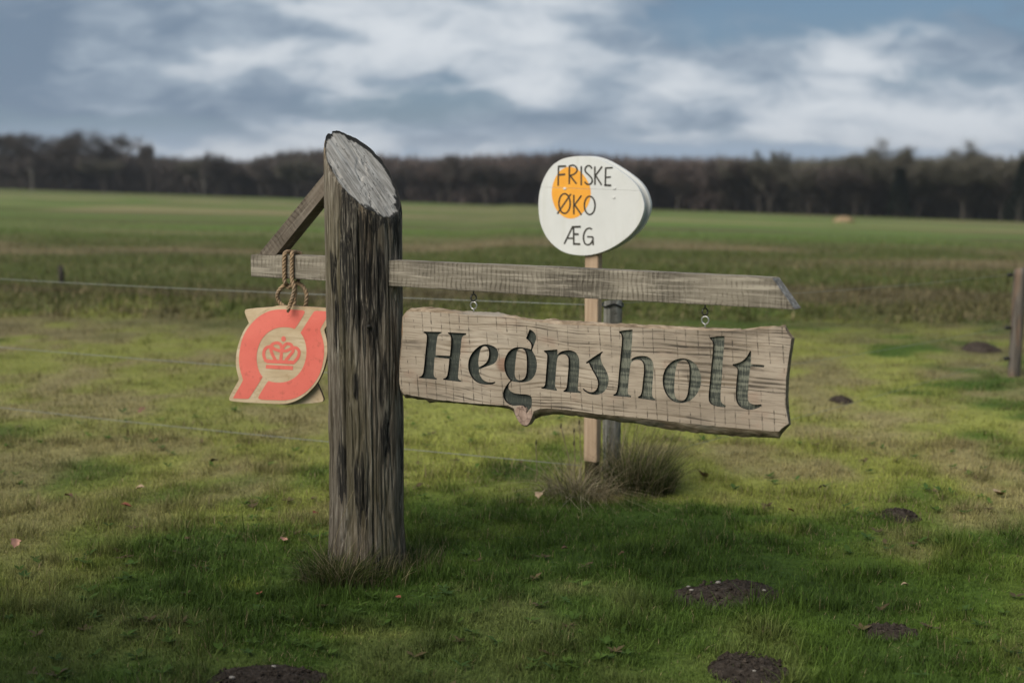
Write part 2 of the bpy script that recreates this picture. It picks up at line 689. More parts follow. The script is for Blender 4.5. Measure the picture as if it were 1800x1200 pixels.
def blades(name, n, y0, y1, hmin, hmax, width, segs, material, power=1.0, spread=0.42, tint_mul=1.0, clump=True, only=None):
    u = rng.random(n)
    Yb = y0 * (y1 / y0) ** (u ** power)
    Xb = (rng.random(n) * 2 - 1) * spread * (Yb + 0.6)
    if clump:
        dens = fbm(Xb * 5.5, Yb * 5.5, 77, 2)
        keep = rng.random(n) < 0.35 + 1.3 * ss(0.32, 0.62, dens)
        Xb, Yb = Xb[keep], Yb[keep]
    if only:
        kk = fbm(Xb * 2.6 + 4, Yb * 2.6, 301, 3) + 0.25 * (fbm(Xb * 12, Yb * 12, 302, 2) - 0.5) > only
        Xb, Yb = Xb[kk], Yb[kk]
    k = (soil_mask(Xb, Yb, 0.80 + 0.28 * fbm(Xb * 9, Yb * 9, 123, 2)) < 0.5) | (rng.random(len(Xb)) < 0.02)
    k &= np.hypot(Xb - LOG.x, Yb - LOG.y) > 0.135
    Xb, Yb = Xb[k], Yb[k]
    n = len(Xb)
    Zb = terrain(Xb, Yb)
    tall = fbm(Xb * 1.6, Yb * 1.6, 88, 3)
    tuft = fbm(Xb * 7.0, Yb * 7.0, 188, 3)
    H = (hmin + (hmax - hmin) * rng.random(n) ** 1.6) * (0.35 + 0.75 * tall + 0.9 * ss(0.48, 0.75, tuft))
    az_ = rng.random(n) * 2 * np.pi
    lean = 0.15 + rng.random(n) * 1.15
    dirx, diry = np.cos(az_), np.sin(az_)
    wx, wy = -diry, dirx
    wd = width * (0.6 + 0.8 * rng.random(n))
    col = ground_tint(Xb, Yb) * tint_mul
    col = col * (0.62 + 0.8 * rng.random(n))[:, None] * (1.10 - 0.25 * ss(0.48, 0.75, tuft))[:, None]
    dryb = rng.random(n) < 0.03 + 0.14 * ss(5.0, 7.0, Yb) + 0.08 * ss(0.5, 0.7, fbm(Xb * 1.1, Yb * 1.1, 99, 2))
    col[dryb] = DRY * (0.45 + 0.7 * rng.random(dryb.sum()))[:, None]
    H[dryb] *= 0.75
    B = np.stack([Xb, Yb, Zb - 0.004], -1)
    side = np.stack([wx * wd, wy * wd, np.zeros(n)], -1) * 0.5
    tip = B + np.stack([dirx * H * lean, diry * H * lean, H * np.sqrt(np.clip(1 - 0.62 * lean ** 2, 0.10, 1))], -1)
    if segs == 1:
        V = np.stack([B - side, B + side, tip], 1)
        Fc = np.arange(3 * n).reshape(n, 3)
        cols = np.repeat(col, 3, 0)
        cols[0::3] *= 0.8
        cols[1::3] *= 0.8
    else:
        mid = B + np.stack([dirx * H * lean * 0.38, diry * H * lean * 0.38, H * (0.60 - 0.22 * lean)], -1)
        V = np.stack([B - side, B + side, mid - side * 0.8, mid + side * 0.8, tip], 1)
        b = np.arange(n)[:, None] * 5
        Fc = np.concatenate([b + np.array([[0, 1, 3]]), b + np.array([[0, 3, 2]]), b + np.array([[2, 3, 4]])], 0)
        cols = np.repeat(col, 5, 0)
    o = np_mesh(name, V.reshape(-1, 3), Fc, material, colors=cols, smooth=False)
    o['kind'] = 'stuff'
    return o


M_grass = grass_mat('grass_blades')
blades('lawn_grass', 520000, 3.9, 8.2, 0.012, 0.056, 0.0027, 2, M_grass, power=1.0)
blades('lawn_grass', 60000, 3.9, 7.5, 0.045, 0.105, 0.0034, 2, M_grass, only=0.60)
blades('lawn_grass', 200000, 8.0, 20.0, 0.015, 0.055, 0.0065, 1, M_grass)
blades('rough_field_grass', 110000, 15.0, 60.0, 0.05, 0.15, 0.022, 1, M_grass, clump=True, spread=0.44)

def weeds(n):
    V, Fc, C = [], [], []
    g = random.Random(77)
    for i in range(n):
        y_ = 3.9 * (9.0 / 3.9) ** g.random()
        x_ = (g.random() * 2 - 1) * 0.42 * (y_ + 0.6)
        if float(soil_mask(np.array([x_]), np.array([y_]))[0]) > 0.5 or math.hypot(x_ - LOG.x, y_ - LOG.y) < 0.2 or float(vnoise(x_ * 1.3, y_ * 1.3, 9)) < 0.45:
            continue
        z_ = tz(x_, y_) + 0.012
        col = np.array(g.choice([(0.065, 0.115, 0.022), (0.085, 0.14, 0.026), (0.06, 0.11, 0.028), (0.07, 0.12, 0.022), (0.13, 0.10, 0.05)]))
        for k_ in range(g.randint(4, 8)):
            a_ = k_ * 2.4 + g.random()
            L_ = g.uniform(0.016, 0.042)
            w_ = L_ * g.uniform(0.18, 0.34)
            ca_, sa_ = math.cos(a_), math.sin(a_)
            up_ = g.uniform(0.1, 0.9)
            b_ = len(V)
            for (q_, ww) in ((0.05, 0.25), (0.5, 1.0), (1.0, 0.1)):
                zz_ = z_ + L_ * up_ * q_ * (1.3 - 0.6 * q_)
                V += [(x_ + ca_ * L_ * q_ - sa_ * w_ * ww, y_ + sa_ * L_ * q_ + ca_ * w_ * ww, zz_), (x_ + ca_ * L_ * q_ + sa_ * w_ * ww, y_ + sa_ * L_ * q_ - ca_ * w_ * ww, zz_)]
                C += [col * g.uniform(0.8, 1.2)] * 2
            Fc += [(b_, b_ + 1, b_ + 3, b_ + 2), (b_ + 2, b_ + 3, b_ + 5, b_ + 4)]
    o = np_mesh('lawn_weeds', np.array(V), np.array(Fc), M_grass, colors=np.array(C), smooth=True)
    o['kind'] = 'stuff'


weeds(650)

# ------------------------------------------------------------------ wood materials
def log_fn(t):
    o = t.coord('Object')
    fib = t.noise(t.map(o, (190, 190, 9)), 1.0, 5, 0.70, 0.2)
    fib2 = t.noise(t.map(o, (46, 46, 2.6)), 1.0, 6, 0.66, 0.35)
    big = t.noise(t.map(o, (9, 9, 1.6)), 1.0, 3, 0.5)
    st = t.attr('stain')
    mixf = t.m('ADD', t.m('MULTIPLY', fib, 0.5), t.m('MULTIPLY', fib2, 0.5))
    c = t.ramp(mixf, [(0.34, (0.020, 0.017, 0.013)), (0.44, (0.080, 0.066, 0.049)), (0.53, (0.165, 0.142, 0.110)), (0.66, (0.39, 0.355, 0.295))])
    c = t.mix(t.m('MULTIPLY', t.sstep(big, 0.45, 0.66), 0.6), c, t.mix(0.5, c, (0.085, 0.078, 0.026)))
    warm = t.attr('warm')
    c = t.mix(t.m('MULTIPLY', warm, 0.8), c, t.mix(1.0, c, (1.30, 1.08, 0.90), 'MULTIPLY'))
    dark = t.sstep(t.m('ADD', st, t.m('MULTIPLY', t.m('SUBTRACT', fib2, 0.5), 2.2)), 0.28, 0.66)
    dark = t.m('MULTIPLY', dark, t.sstep(fib, 0.72, 0.45))
    c = t.mix(t.m('MULTIPLY', dark, 0.93), c, (0.012, 0.0115, 0.011))
    h = t.m('ADD', t.m('MULTIPLY', fib, 0.6), fib2)
    return {'Base Color': c, 'Roughness': 0.86, 'Specular IOR Level': 0.2, 'Normal': t.bump(h, 0.9, 0.007)}


def cut_fn(t):
    o = t.coord('Object')
    saw = t.noise(t.map(o, (9, 95, 9), rot=(0, 0, 0.25)), 1.0, 5, 0.6, 0.1)
    n = t.noise(t.map(o, (10, 18, 8)), 1.0, 6, 0.62, 0.8)
    lg = t.noise(t.map(o, (5, 9, 5), (2, 3, 1)), 1.0, 5, 0.62, 1.2)
    r = t.attr('ring')
    crack = t.m('MULTIPLY', t.sstep(t.m('ABSOLUTE', t.m('SUBTRACT', lg, 0.5)), 0.012, 0.002), t.sstep(n, 0.40, 0.56))
    c = t.ramp(t.m('ADD', t.m('MULTIPLY', saw, 0.6), t.m('MULTIPLY', n, 0.4)),
               [(0.30, (0.095, 0.086, 0.074)), (0.47, (0.29, 0.272, 0.245)), (0.66, (0.53, 0.505, 0.465))])
    c = t.mix(t.m('MULTIPLY', crack, 0.8), c, (0.03, 0.029, 0.027))
    rim = t.sstep(t.m('ADD', r, t.m('MULTIPLY', t.m('SUBTRACT', n, 0.5), 0.45)), 0.93, 0.985)
    c = t.mix(rim, c, (0.020, 0.019, 0.017))
    h = t.m('SUBTRACT', t.m('ADD', saw, n), t.m('MULTIPLY', crack, 0.8))
    return {'Base Color': c, 'Roughness': 0.9, 'Normal': t.bump(h, 0.45, 0.004)}


def sawn_fn(base, lightc, darkc, line_sp, tone_scale=1.6):
    """rough-sawn weathered timber: x along the piece, marks run across it"""
    def fn(t):
        o = t.coord('Object')
        x, y, z = t.sep(o)
        wob = t.noise(t.map(o, (7, 3, 9)), 1.0, 3)
        xx = t.m('ADD', x, t.m('MULTIPLY', wob, 0.045))
        fr = t.m('FRACT', t.m('DIVIDE', xx, line_sp))
        tri = t.m('ABSOLUTE', t.m('SUBTRACT', fr, 0.5))
        msk = t.noise(t.map(o, (5, 9, 20)), 1.0, 4, 0.65)
        across = t.noise(t.map(o, (110, 30, 9)), 1.0, 3, 0.6)
        marks = t.m('MULTIPLY', t.sstep(t.m('ADD', tri, t.m('MULTIPLY', t.m('SUBTRACT', across, 0.5), 0.5)), 0.22, 0.5), t.sstep(msk, 0.40, 0.64))
        grain = t.noise(t.map(o, (4.5, 60, 85)), 1.0, 4, 0.62, 0.25)
        big = t.noise(t.map(o, (tone_scale * 2.2, 4, 5)), 1.0, 3, 0.55)
        c = t.mix(t.sstep(big, 0.36, 0.64), darkc, base)
        c = t.mix(t.sstep(grain, 0.45, 0.72), c, lightc)
        c = t.mix(t.m('MULTIPLY', t.sstep(across, 0.52, 0.70), 0.45), c, lightc)
        dk = t.mix(1.0, c, (0.36, 0.34, 0.31), 'MULTIPLY')
        c = t.mix(t.m('MULTIPLY', marks, 0.72), c, dk)
        c = t.mix(t.m('MULTIPLY', t.sstep(grain, 0.42, 0.28), 0.65), c, dk)
        h = t.m('SUBTRACT', t.m('ADD', t.m('MULTIPLY', grain, 0.7), t.m('MULTIPLY', across, 0.6)), t.m('MULTIPLY', marks, 0.6))
        return {'Base Color': c, 'Roughness': 0.88, 'Specular IOR Level': 0.2, 'Normal': t.bump(h, 0.6, 0.004)}
    return fn


M_log = mat('weathered_log', log_fn)
M_cut = mat('grey_end_grain', cut_fn)
M_beam = mat('sawn_beam', sawn_fn((0.205, 0.180, 0.140), (0.34, 0.305, 0.245), (0.105, 0.092, 0.072), 0.0195))
M_brace = mat('sawn_brace', sawn_fn((0.135, 0.110, 0.085), (0.21, 0.180, 0.145), (0.075, 0.062, 0.048), 0.021))
M_cutend = mat('beam_cut_end', sawn_fn((0.26, 0.25, 0.235), (0.36, 0.35, 0.33), (0.15, 0.145, 0.135), 0.05))
M_steel = mat('zinc_steel', color=(0.55, 0.54, 0.52), rough=0.35, metal=0.9)
M_steel_dark = mat('tarnished_steel', color=(0.10, 0.095, 0.09), rough=0.45, metal=0.8)

# ------------------------------------------------------------------ the signpost: log, beam, brace
RZ = -R(33.0)
sign = empty('signpost', LOG, RZ)
tag(sign, 'thick weathered log post with slanted grey cut top, crossbeam and diagonal brace', 'signpost')
FS = Frame(LOG, RZ)
RL = 0.1475


def log_part():
    NA, NZ = 420, 300
    th = np.linspace(0, 2 * np.pi, NA, endpoint=False)
    q = np.linspace(0, 1, NZ)
    TH, Q = np.meshgrid(th, q, indexing='ij')
    T = TH / (2 * np.pi)

    vt_ = (math.atan2(-LOG.y, -LOG.x) - RZ) / (2 * math.pi)
    CHECKS = [(vt_ + o_, a_, b_, d_, w_) for (o_, a_, b_, d_, w_) in ((0.03, 0.0, 0.75, 0.016, 0.0045), (-0.09, 0.35, 1.15, 0.014, 0.004), (0.11, 0.55, 1.40, 0.014, 0.004),
              (-0.02, 0.85, 1.42, 0.015, 0.0045), (-0.17, 0.0, 0.8, 0.014, 0.004), (0.18, 0.0, 0.9, 0.014, 0.004), (0.45, 0.1, 1.3, 0.02, 0.005), (0.30, 0.2, 1.2, 0.016, 0.004), (0.07, 0.05, 0.42, 0.010, 0.003), (-0.13, 0.9, 1.6, 0.010, 0.003))]

    def radius(T, Zz):
        r = RL + (fbm(T * 3, Zz * 0.9, 5, 2, wrap=3) - 0.5) * 0.016
        flute = fbm(T * 11 + 0.0, Zz * 0.75 + 0.25 * fbm(T * 4, Zz * 2, 8, 2, wrap=4), 15, 4, wrap=11)
        r = r + (flute - 0.5) * 0.022
        ridg = 1 - np.abs(fbm(T * 26 + 0.0, Zz * 2.6, 25, 3, wrap=26) * 2 - 1)
        r = r - ss(0.84, 1.0, ridg) * 0.0065
        for (tc, za, zb_, dp_, wd_) in CHECKS:
            wob = 0.010 * (fbm(Zz * 3.0, Zz * 0 + tc * 9, 75, 3) - 0.5)
            dd = (T - tc + wob + 0.5) % 1.0 - 0.5
            r = r - dp_ * np.exp(-(dd / wd_) ** 2) * ss(za - 0.08, za + 0.10, Zz) * ss(zb_ + 0.08, zb_ - 0.10, Zz)
        r = r + (fbm(T * 60, Zz * 5, 35, 3, wrap=60) - 0.5) * 0.004
        return r

    ca, sa = np.cos(TH), np.sin(TH)
    ztop = 1.563 + (-1.14 * ca + 0.213 * sa) * RL
    Zz = -0.15 + Q * (ztop + 0.15)
    Rr = radius(T, Zz)
    Rr = Rr + 0.010 * ss(0.25, -0.05, Zz)
    # ragged rounded rim
    Rr = Rr - 0.006 * ss(0.985, 1.0, Q)
    avg = (np.roll(Rr, 1, 0) + np.roll(Rr, -1, 0) + np.roll(Rr, 2, 0) + np.roll(Rr, -2, 0) + np.roll(Rr, 3, 0) + np.roll(Rr, -3, 0)) / 6
    Rr = Rr + (avg - Rr) * ss(0.95, 1.0, Q) * 0.85
    ztop2 = 1.563 + (-1.14 * ca + 0.213 * sa) * Rr
    Zz = -0.15 + Q * (ztop2 + 0.15)
    X, Y = Rr * ca, Rr * sa
    # stains, placed as the weather left them on the camera side and at random elsewhere
    view = math.atan2(-LOG.y, -LOG.x) - RZ
    stain = 0.42 * ss(0.50, 0.74, fbm(T * 9, Zz * 1.3, 45, 3, wrap=9))

    def pix(u, v):
        phi = math.asin(max(-1, min(1, (u - 641) / 67.0)))
        z = CAM_H + (288 - v) / F * 5.5
        return view + phi, z
    for (u, v, hu, hv, s_) in [(636, 440, 26, 70, .7), (648, 530, 22, 60, .85), (618, 500, 10, 55, .9), (670, 500, 6, 50, .7), (612, 400, 8, 50, .4),
                               (587, 470, 5, 40, .8), (632, 860, 9, 46, 1.3), (678, 770, 8, 38, 1.2), (703, 805, 5, 30, .9), (664, 1000, 5, 16, .9),
                               (598, 840, 6, 45, .8), (672, 665, 7, 40, .8), (620, 675, 7, 26, .7), (690, 640, 6, 60, .5), (655, 610, 6, 40, .6),
                               (649, 569, 5, 6, 1.3), (700, 430, 8, 40, .5), (660, 385, 24, 14, .6), (640, 1015, 60, 14, .45), (592, 560, 7, 60, .5)]:
        a, z = pix(u, v)
        dth = (TH - a + np.pi) % (2 * np.pi) - np.pi + 0.22 * (fbm(T * 10, Zz * 2.2, 101, 3, wrap=10) - 0.5)
        hv = hv * 1.0
        zw = 0.9 * hv / F * 5.5 * (fbm(T * 70, Zz * 0.6, 111, 2, wrap=70) - 0.5) * 2
        stain = stain + 1.35 * s_ * np.exp(-(dth / (hu / 56.0)) ** 2 - ((Zz + zw - z) / (hv / F * 5.5)) ** 4)
    stain = stain + 0.75 * ss(0.965, 0.99, Q + 0.02 * (fbm(T * 20, Zz, 3, 2, wrap=20) - 0.5)) * ss(-0.2, 0.6, sa)
    stain = stain * (1 - 0.6 * ss(0.6, 0.25, Zz) * (stain < 0.7))
    warm = ss(0.45, 0.7, fbm(T * 8, Zz * 1.1, 55, 2, wrap=8))
    idx = np.arange(NA * NZ).reshape(NA, NZ)
    nx = np.roll(idx, -1, 0)
    Fc = np.stack([idx[:, :-1], nx[:, :-1], nx[:, 1:], idx[:, 1:]], -1).reshape(-1, 4)
    np_mesh('log', np.stack([X, Y, Zz], -1).reshape(-1, 3), Fc, M_log, sign, smooth=True,
            attrs=dict(stain=np.clip(stain, 0, 1.5).ravel(), warm=warm.ravel()))
    # the slanted sawn top
    NR = 46
    rr = np.linspace(0, 1, NR)
    top_r = Rr[:, -1]
    TH2, R2 = np.meshgrid(th, rr, indexing='ij')
    RR = R2 * top_r[:, None]
    X2, Y2 = RR * np.cos(TH2), RR * np.sin(TH2)
    Z2 = 1.563 - 1.14 * X2 + 0.213 * Y2
    rough = (fbm(X2 * 9 + 9, Y2 * 32 + 4, 65, 3) - 0.5) * 0.009 - 0.004 * ss(0.62, 0.7, fbm(X2 * 16, Y2 * 16, 66, 3))
    Z2 = Z2 + rough * ss(1.0, 0.9, R2) - 0.0005 - 0.006 * ss(0.90, 1.0, R2) * fbm(X2 * 60, Y2 * 60, 67, 2) * ss(1.0, 0.985, R2)
    idx = np.arange(NA * NR).reshape(NA, NR)
    nx = np.roll(idx, -1, 0)
    Fc = np.stack([idx[:, :-1], idx[:, 1:], nx[:, 1:], nx[:, :-1]], -1).reshape(-1, 4)
    edge = R2 + 0.07 * ss(-0.2, 0.9, np.sin(TH2)) * (R2 > 0.5)
    o = np_mesh('cut_top', np.stack([X2, Y2, Z2], -1).reshape(-1, 3), Fc, M_cut, sign, smooth=True, attrs=dict(ring=edge.ravel()))
    o['label'] = 'pale grey sawn slanted top of the log'


log_part()
# a small knot standing on the log
kp = FS.hit(649, 569, -0.11)
nv = Vector((kp.x, kp.y, 0)).normalized() * (RL - 0.001)
kz = CAM_H + (288 - 569) / F * 5.5
bm = bmesh.new()
bmesh.ops.create_icosphere(bm, subdivisions=2, radius=0.011)
for v in bm.verts:
    v.co.x *= 0.8
    v.co.z *= 0.8
    v.co += Vector((nv.x, nv.y, kz))
me = bpy.data.meshes.new('knot')
bm.to_mesh(me)
bm.free()
me.materials.append(mat('dark_knot', color=(0.02, 0.018, 0.015), rough=0.7))
ko = link(bpy.data.objects.new('knot', me))
ko.parent = sign

TB = 0.030       # half thickness of the beam


def px(fr, pts, y):
    return [(p.x, p.z) for p in (fr.hit(u, v, y) for u, v in pts)]


# beam: one timber through the log; its front outline in the beam's own plane
fr_pts = px(FS, [(440, 447.5), (452, 447), (570, 450.5), (690, 458), (1000, 471), (1357, 488.5), (1397, 544), (1200, 533.5), (1000, 522.5), (690, 503), (570, 493.5), (441, 486)], -TB)


def beam_part():
    # resample the top and bottom edges finely, with a slight sawn waviness
    top = fr_pts[:6]
    bot = fr_pts[6:][::-1]

    def along(L, x):
        for a, b in zip(L, L[1:]):
            if x <= b[0]:
                k = (x - a[0]) / (b[0] - a[0])
                return a[1] + (b[1] - a[1]) * k
        return L[-1][1]
    x0 = top[0][0]
    x1 = top[-1][0]
    xe = fr_pts[6][0]
    n = 90
    bm = bmesh.new()
    rows = []
    for i in range(n + 1):
        k = i / n
        xt = x0 + (x1 - x0) * k
        xb = x0 + (xe - x0) * k
        wz = (random.random() - 0.5) * 0.0012
        wy = (random.random() - 0.5) * 0.0012
        zt = along(top, xt) + wz
        zb = along(bot, xb) + wz
        r = [bm.verts.new((xb, -TB + wy, zb)), bm.verts.new((xt, -TB + wy, zt)), bm.verts.new((xt, TB, zt)), bm.verts.new((xb, TB, zb))]
        rows.append(r)
    for a, b in zip(rows, rows[1:]):
        for k in range(4):
            k2 = (k + 1) % 4
            bm.faces.new((a[k], a[k2], b[k2], b[k]))
    bm.faces.new(rows[0])
    fe = bm.faces.new(rows[-1][::-1])
    fe.material_index = 1
    bmesh.ops.recalc_face_normals(bm, faces=bm.faces)
    ends = [e for e in bm.edges if len(e.link_faces) == 2 and e.calc_face_angle(0) > 0.6]
    bmesh.ops.bevel(bm, geom=ends, offset=0.0022, segments=2, affect='EDGES')
    me = bpy.data.meshes.new('crossbeam')
    bm.to_mesh(me)
    bm.free()
    me.materials.append(M_beam)
    me.materials.append(M_cutend)
    o = bpy.data.objects.new('crossbeam', me)
    o.parent = sign
    link(o)


beam_part()

# brace: a timber from the beam's far end up into the log
bp = px(FS, [(454, 447), (484, 449.5), (576, 336), (590, 322), (590, 281), (578, 296)], -TB)
bb = [Vector((p[0], 0, p[1])) for p in bp]
d_br = (bb[5] - bb[0]).normalized()
bo = bpy.data.objects.new('brace_dummy', None)
ang = math.atan2(d_br.z, d_br.x)
# built in its own straight frame so that the sawn marks run across it
cr, sr = math.cos(ang), math.sin(ang)
loc0 = bb[0]
Pl = []
for p in bb:
    q_ = p - loc0
    Pl.append((q_.x * cr + q_.z * sr, -q_.x * sr + q_.z * cr))
brace = plate('brace', Pl, -TB * 1.0, TB * 1.15, M_brace, sign, bevel=0.0015)
brace.location = (loc0.x, 0, loc0.z)
brace.rotation_euler = (0, -ang, 0)


def eye_screw(name, x, y, z, up, parent, material, turn=0.0, shank=0.022, ring=0.0105):
    """screw eye: a shank that opens into a ring; up = +1 shank points up"""
    pts = [Vector((0, 0, 0.02 * up)), Vector((0, 0, -shank * up * 0.4))]
    c = Vector((0, 0, -(shank * 0.4 + ring + 0.004) * up))
    for k in range(15):
        a = math.pi * 0.5 + (k / 14) * 2 * math.pi * 0.96
        pts.append(c + Vector((math.cos(a) * ring * 0.95, 0.0006 * k / 14, math.sin(a) * ring * up)))
    rot = Matrix.Rotation(turn, 3, 'Z')
    pts = [rot @ p + Vector((x, y, z)) for p in pts]
    return tube(name, pts, 0.0027, material, parent, 8)


# ------------------------------------------------------------------ the hanging name board
TBD = 0.016
board = empty('name_board', LOG, RZ)
tag(board, 'live-edge wooden plank carved with Hegnsholt hanging below the crossbeam', 'sign board')
# pairs: front edge point, bark edge point (back)
pairs = [
    ((707, 606), (705, 604)), ((708, 560), (707, 557)), ((714, 549), (716, 545.5)), ((720, 547), (723, 542.5)), ((735, 547.5), (734, 540)), ((750, 548.5), (748, 539.5)), ((775, 549.5), (774, 541.5)),
    ((800, 551), (797, 544.5)), ((822, 553), (815, 547)), ((850, 554.5), (846, 548)), ((880, 557), (877, 549)), ((905, 560), (900, 554)), ((943, 565.5), (940, 562)),
    ((980, 569.5), (975, 560.5)), ((1012, 571.5), (1010, 564)), ((1060, 573.5), (1055, 567)), ((1120, 576), (1118, 570)), ((1180, 578.5), (1172, 573)), ((1240, 580.5), (1235, 575.5)),
    ((1302, 581.5), (1297, 578.5)), ((1346, 577), (1342, 574.5)), ((1379, 572.5), (1381, 571)),
    ((1381.5, 581), (1385, 579)), ((1385.5, 588), (1390, 587)), ((1391.5, 594.5), (1397, 594)),
    ((1390.5, 600), (1396, 600)), ((1386, 630), (1391, 632)), ((1382, 663), (1387.2, 667)), ((1380.5, 692), (1386, 697)), ((1382, 722), (1387.5, 725)), ((1386, 744), (1390.5, 746)),
    ((1379, 749), (1383, 754)), ((1373, 753.5), (1375, 762)), ((1369.5, 758), (1371, 770)),
    ((1302, 753), (1300, 767)), ((1215, 744.5), (1213, 759)), ((1127, 734.5), (1125, 746)), ((1083, 730), (1080, 740)), ((1037, 725.5), (1037, 735)), ((1000, 720.5), (1005, 730.5)), ((970, 718), (972, 728)), ((950, 717.5), (952, 730)),
    ((938, 722), (940, 736)), ((935.5, 734), (936, 739)), ((931.5, 743), (932, 744)), ((926, 748.5), (926, 748.5)), ((917, 744), (917, 744)), ((907, 732), (908, 732)), ((903.5, 718), (902, 721)), ((893, 712.5), (895, 718)),
    ((870, 711), (868, 714)), ((837, 709), (835, 711)), ((797, 705), (796, 707)), ((770, 702), (766, 705.5)), ((758, 700.5), (754, 707.5)), ((748, 699), (748, 703)), ((730, 695.5), (732, 701)), ((710, 692), (713, 698.5)),
    ((704, 684), (706, 690)), ((701.8, 672), (702, 674)), ((702.8, 640), (701.5, 640)), ((705, 622), (703, 622))]
fo = [(p.x, p.z) for p in (FS.hit(a[0], a[1], -TBD) for a, b in pairs)]
bo_ = [(p.x, p.z) for p in (FS.hit(b[0], b[1], TBD) for a, b in pairs)]


def densify(Lf, Lb, step=0.006):
    A, B = [], []
    n = len(Lf)
    for i in range(n):
        a, b = Lf[i], Lf[(i + 1) % n]
        c, d = Lb[i], Lb[(i + 1) % n]
        k = max(1, int(math.dist(a, b) / step))
        for j in range(k):
            s_ = j / k
            A.append((a[0] + (b[0] - a[0]) * s_, a[1] + (b[1] - a[1]) * s_))
            B.append((c[0] + (d[0] - c[0]) * s_, c[1] + (d[1] - c[1]) * s_))
    return A, B


fo, bo_ = densify(fo, bo_)
fo = [(x + 0.0016 * (float(vnoise(i * 0.35, 0, 5)) - 0.5), z + 0.0020 * (float(vnoise(i * 0.3, 7, 6)) - 0.5)) for i, (x, z) in enumerate(fo)]


def sc(ox, oy, s_, pts):
    return [(ox + x / s_, oy + y / s_) for x, y in pts]


LET = {}
LET['H'] = [sc(730, 570, 10, [(148, 125), (455, 132), (455, 155), (410, 175), (390, 210), (365, 380), (357, 542), (608, 552), (632, 300), (628, 230), (615, 190), (575, 160), (578, 140), (895, 155), (893, 185), (845, 195), (818, 230), (805, 350), (780, 600), (755, 850), (750, 940), (765, 970), (808, 985), (800, 1010), (490, 972), (490, 955), (540, 935), (565, 890), (590, 700), (597, 605), (340, 578), (325, 800), (322, 890), (340, 930), (378, 945), (375, 970), (55, 940), (60, 925), (105, 910), (140, 860), (160, 680), (185, 420), (203, 260), (200, 190), (180, 160), (145, 150)])]
LET['e'] = [sc(730, 570, 10, [(1400, 1005), (1410, 1020), (1380, 1045), (1300, 1060), (1200, 1055), (1100, 1030), (1020, 970), (960, 880), (930, 780), (928, 690), (945, 600), (990, 510), (1060, 430), (1140, 370), (1200, 350), (1270, 350), (1350, 370), (1420, 410), (1455, 470), (1460, 540), (1440, 620), (1400, 680), (1330, 715), (1230, 745), (1120, 790), (1115, 830), (1135, 890), (1165, 945), (1210, 990), (1270, 1015), (1330, 1022), (1380, 1012)]),
            sc(730, 570, 10, [(1190, 390), (1240, 385), (1275, 410), (1295, 470), (1295, 560), (1270, 640), (1220, 700), (1120, 750), (1108, 690), (1112, 600), (1130, 500), (1155, 425)])]
LET['g'] = [sc(870, 570, 6.318, [(385, 55), (345, 155), (390, 195), (408, 235), (400, 275), (340, 262), (270, 250), (210, 258), (150, 300), (112, 370), (100, 450), (112, 530), (140, 585), (172, 622), (130, 670), (95, 730), (88, 790), (110, 850), (160, 890), (215, 905), (260, 897), (318, 900), (345, 940), (345, 985), (358, 980), (375, 950), (402, 925), (411, 880), (410, 810), (385, 785), (340, 775), (270, 772), (200, 760), (155, 725), (148, 690), (160, 655), (185, 630), (240, 640), (300, 645), (370, 635), (420, 600), (455, 540), (468, 460), (462, 390), (440, 335), (412, 290), (418, 270), (440, 215), (460, 160), (455, 115), (425, 75)]),
            sc(870, 570, 6.318, [(270, 268), (310, 270), (340, 300), (352, 360), (355, 450), (350, 550), (330, 600), (290, 622), (250, 618), (225, 590), (218, 540), (225, 450), (235, 360), (245, 290)])]
LET['n'] = [sc(940, 590, 10, [(160, 258), (290, 248), (398, 240), (400, 330), (440, 290), (500, 262), (590, 250), (670, 262), (730, 300), (770, 370), (788, 460), (780, 600), (770, 760), (755, 900), (760, 960), (805, 980), (800, 1005), (505, 985), (503, 965), (545, 940), (565, 880), (580, 700), (597, 500), (595, 400), (570, 350), (520, 325), (460, 325), (410, 360), (390, 430), (375, 600), (358, 830), (360, 910), (390, 940), (385, 965), (115, 925), (118, 905), (160, 895), (185, 850), (195, 700), (212, 480), (222, 350), (205, 305), (165, 285)])]
LET['s'] = [sc(940, 590, 10, [(900, 465), (1050, 360), (1185, 275), (1200, 290), (1165, 320), (1155, 370), (1165, 440), (1200, 520), (1250, 600), (1290, 690), (1302, 770), (1290, 860), (1255, 940), (1200, 1000), (1120, 1035), (1020, 1035), (930, 1010), (870, 970), (845, 935), (855, 922), (900, 960), (960, 990), (1030, 990), (1080, 950), (1110, 890), (1110, 800), (1080, 720), (1020, 620), (975, 530), (950, 475), (912, 490)])]
LET['h'] = [sc(1060, 570, 8, [(225, 98), (300, 82), (415, 72), (412, 200), (395, 380), (388, 500), (430, 462), (500, 445), (580, 440), (640, 458), (690, 500), (712, 570), (708, 700), (695, 850), (688, 960), (700, 1030), (735, 1048), (735, 1062), (720, 1070), (495, 1035), (490, 1020), (525, 1000), (545, 950), (560, 800), (577, 650), (572, 560), (545, 510), (490, 490), (430, 505), (390, 540), (375, 650), (358, 820), (345, 960), (365, 990), (395, 1005), (390, 1025), (145, 1003), (145, 988), (185, 965), (205, 900), (220, 720), (245, 450), (268, 220), (262, 145), (230, 120)])]
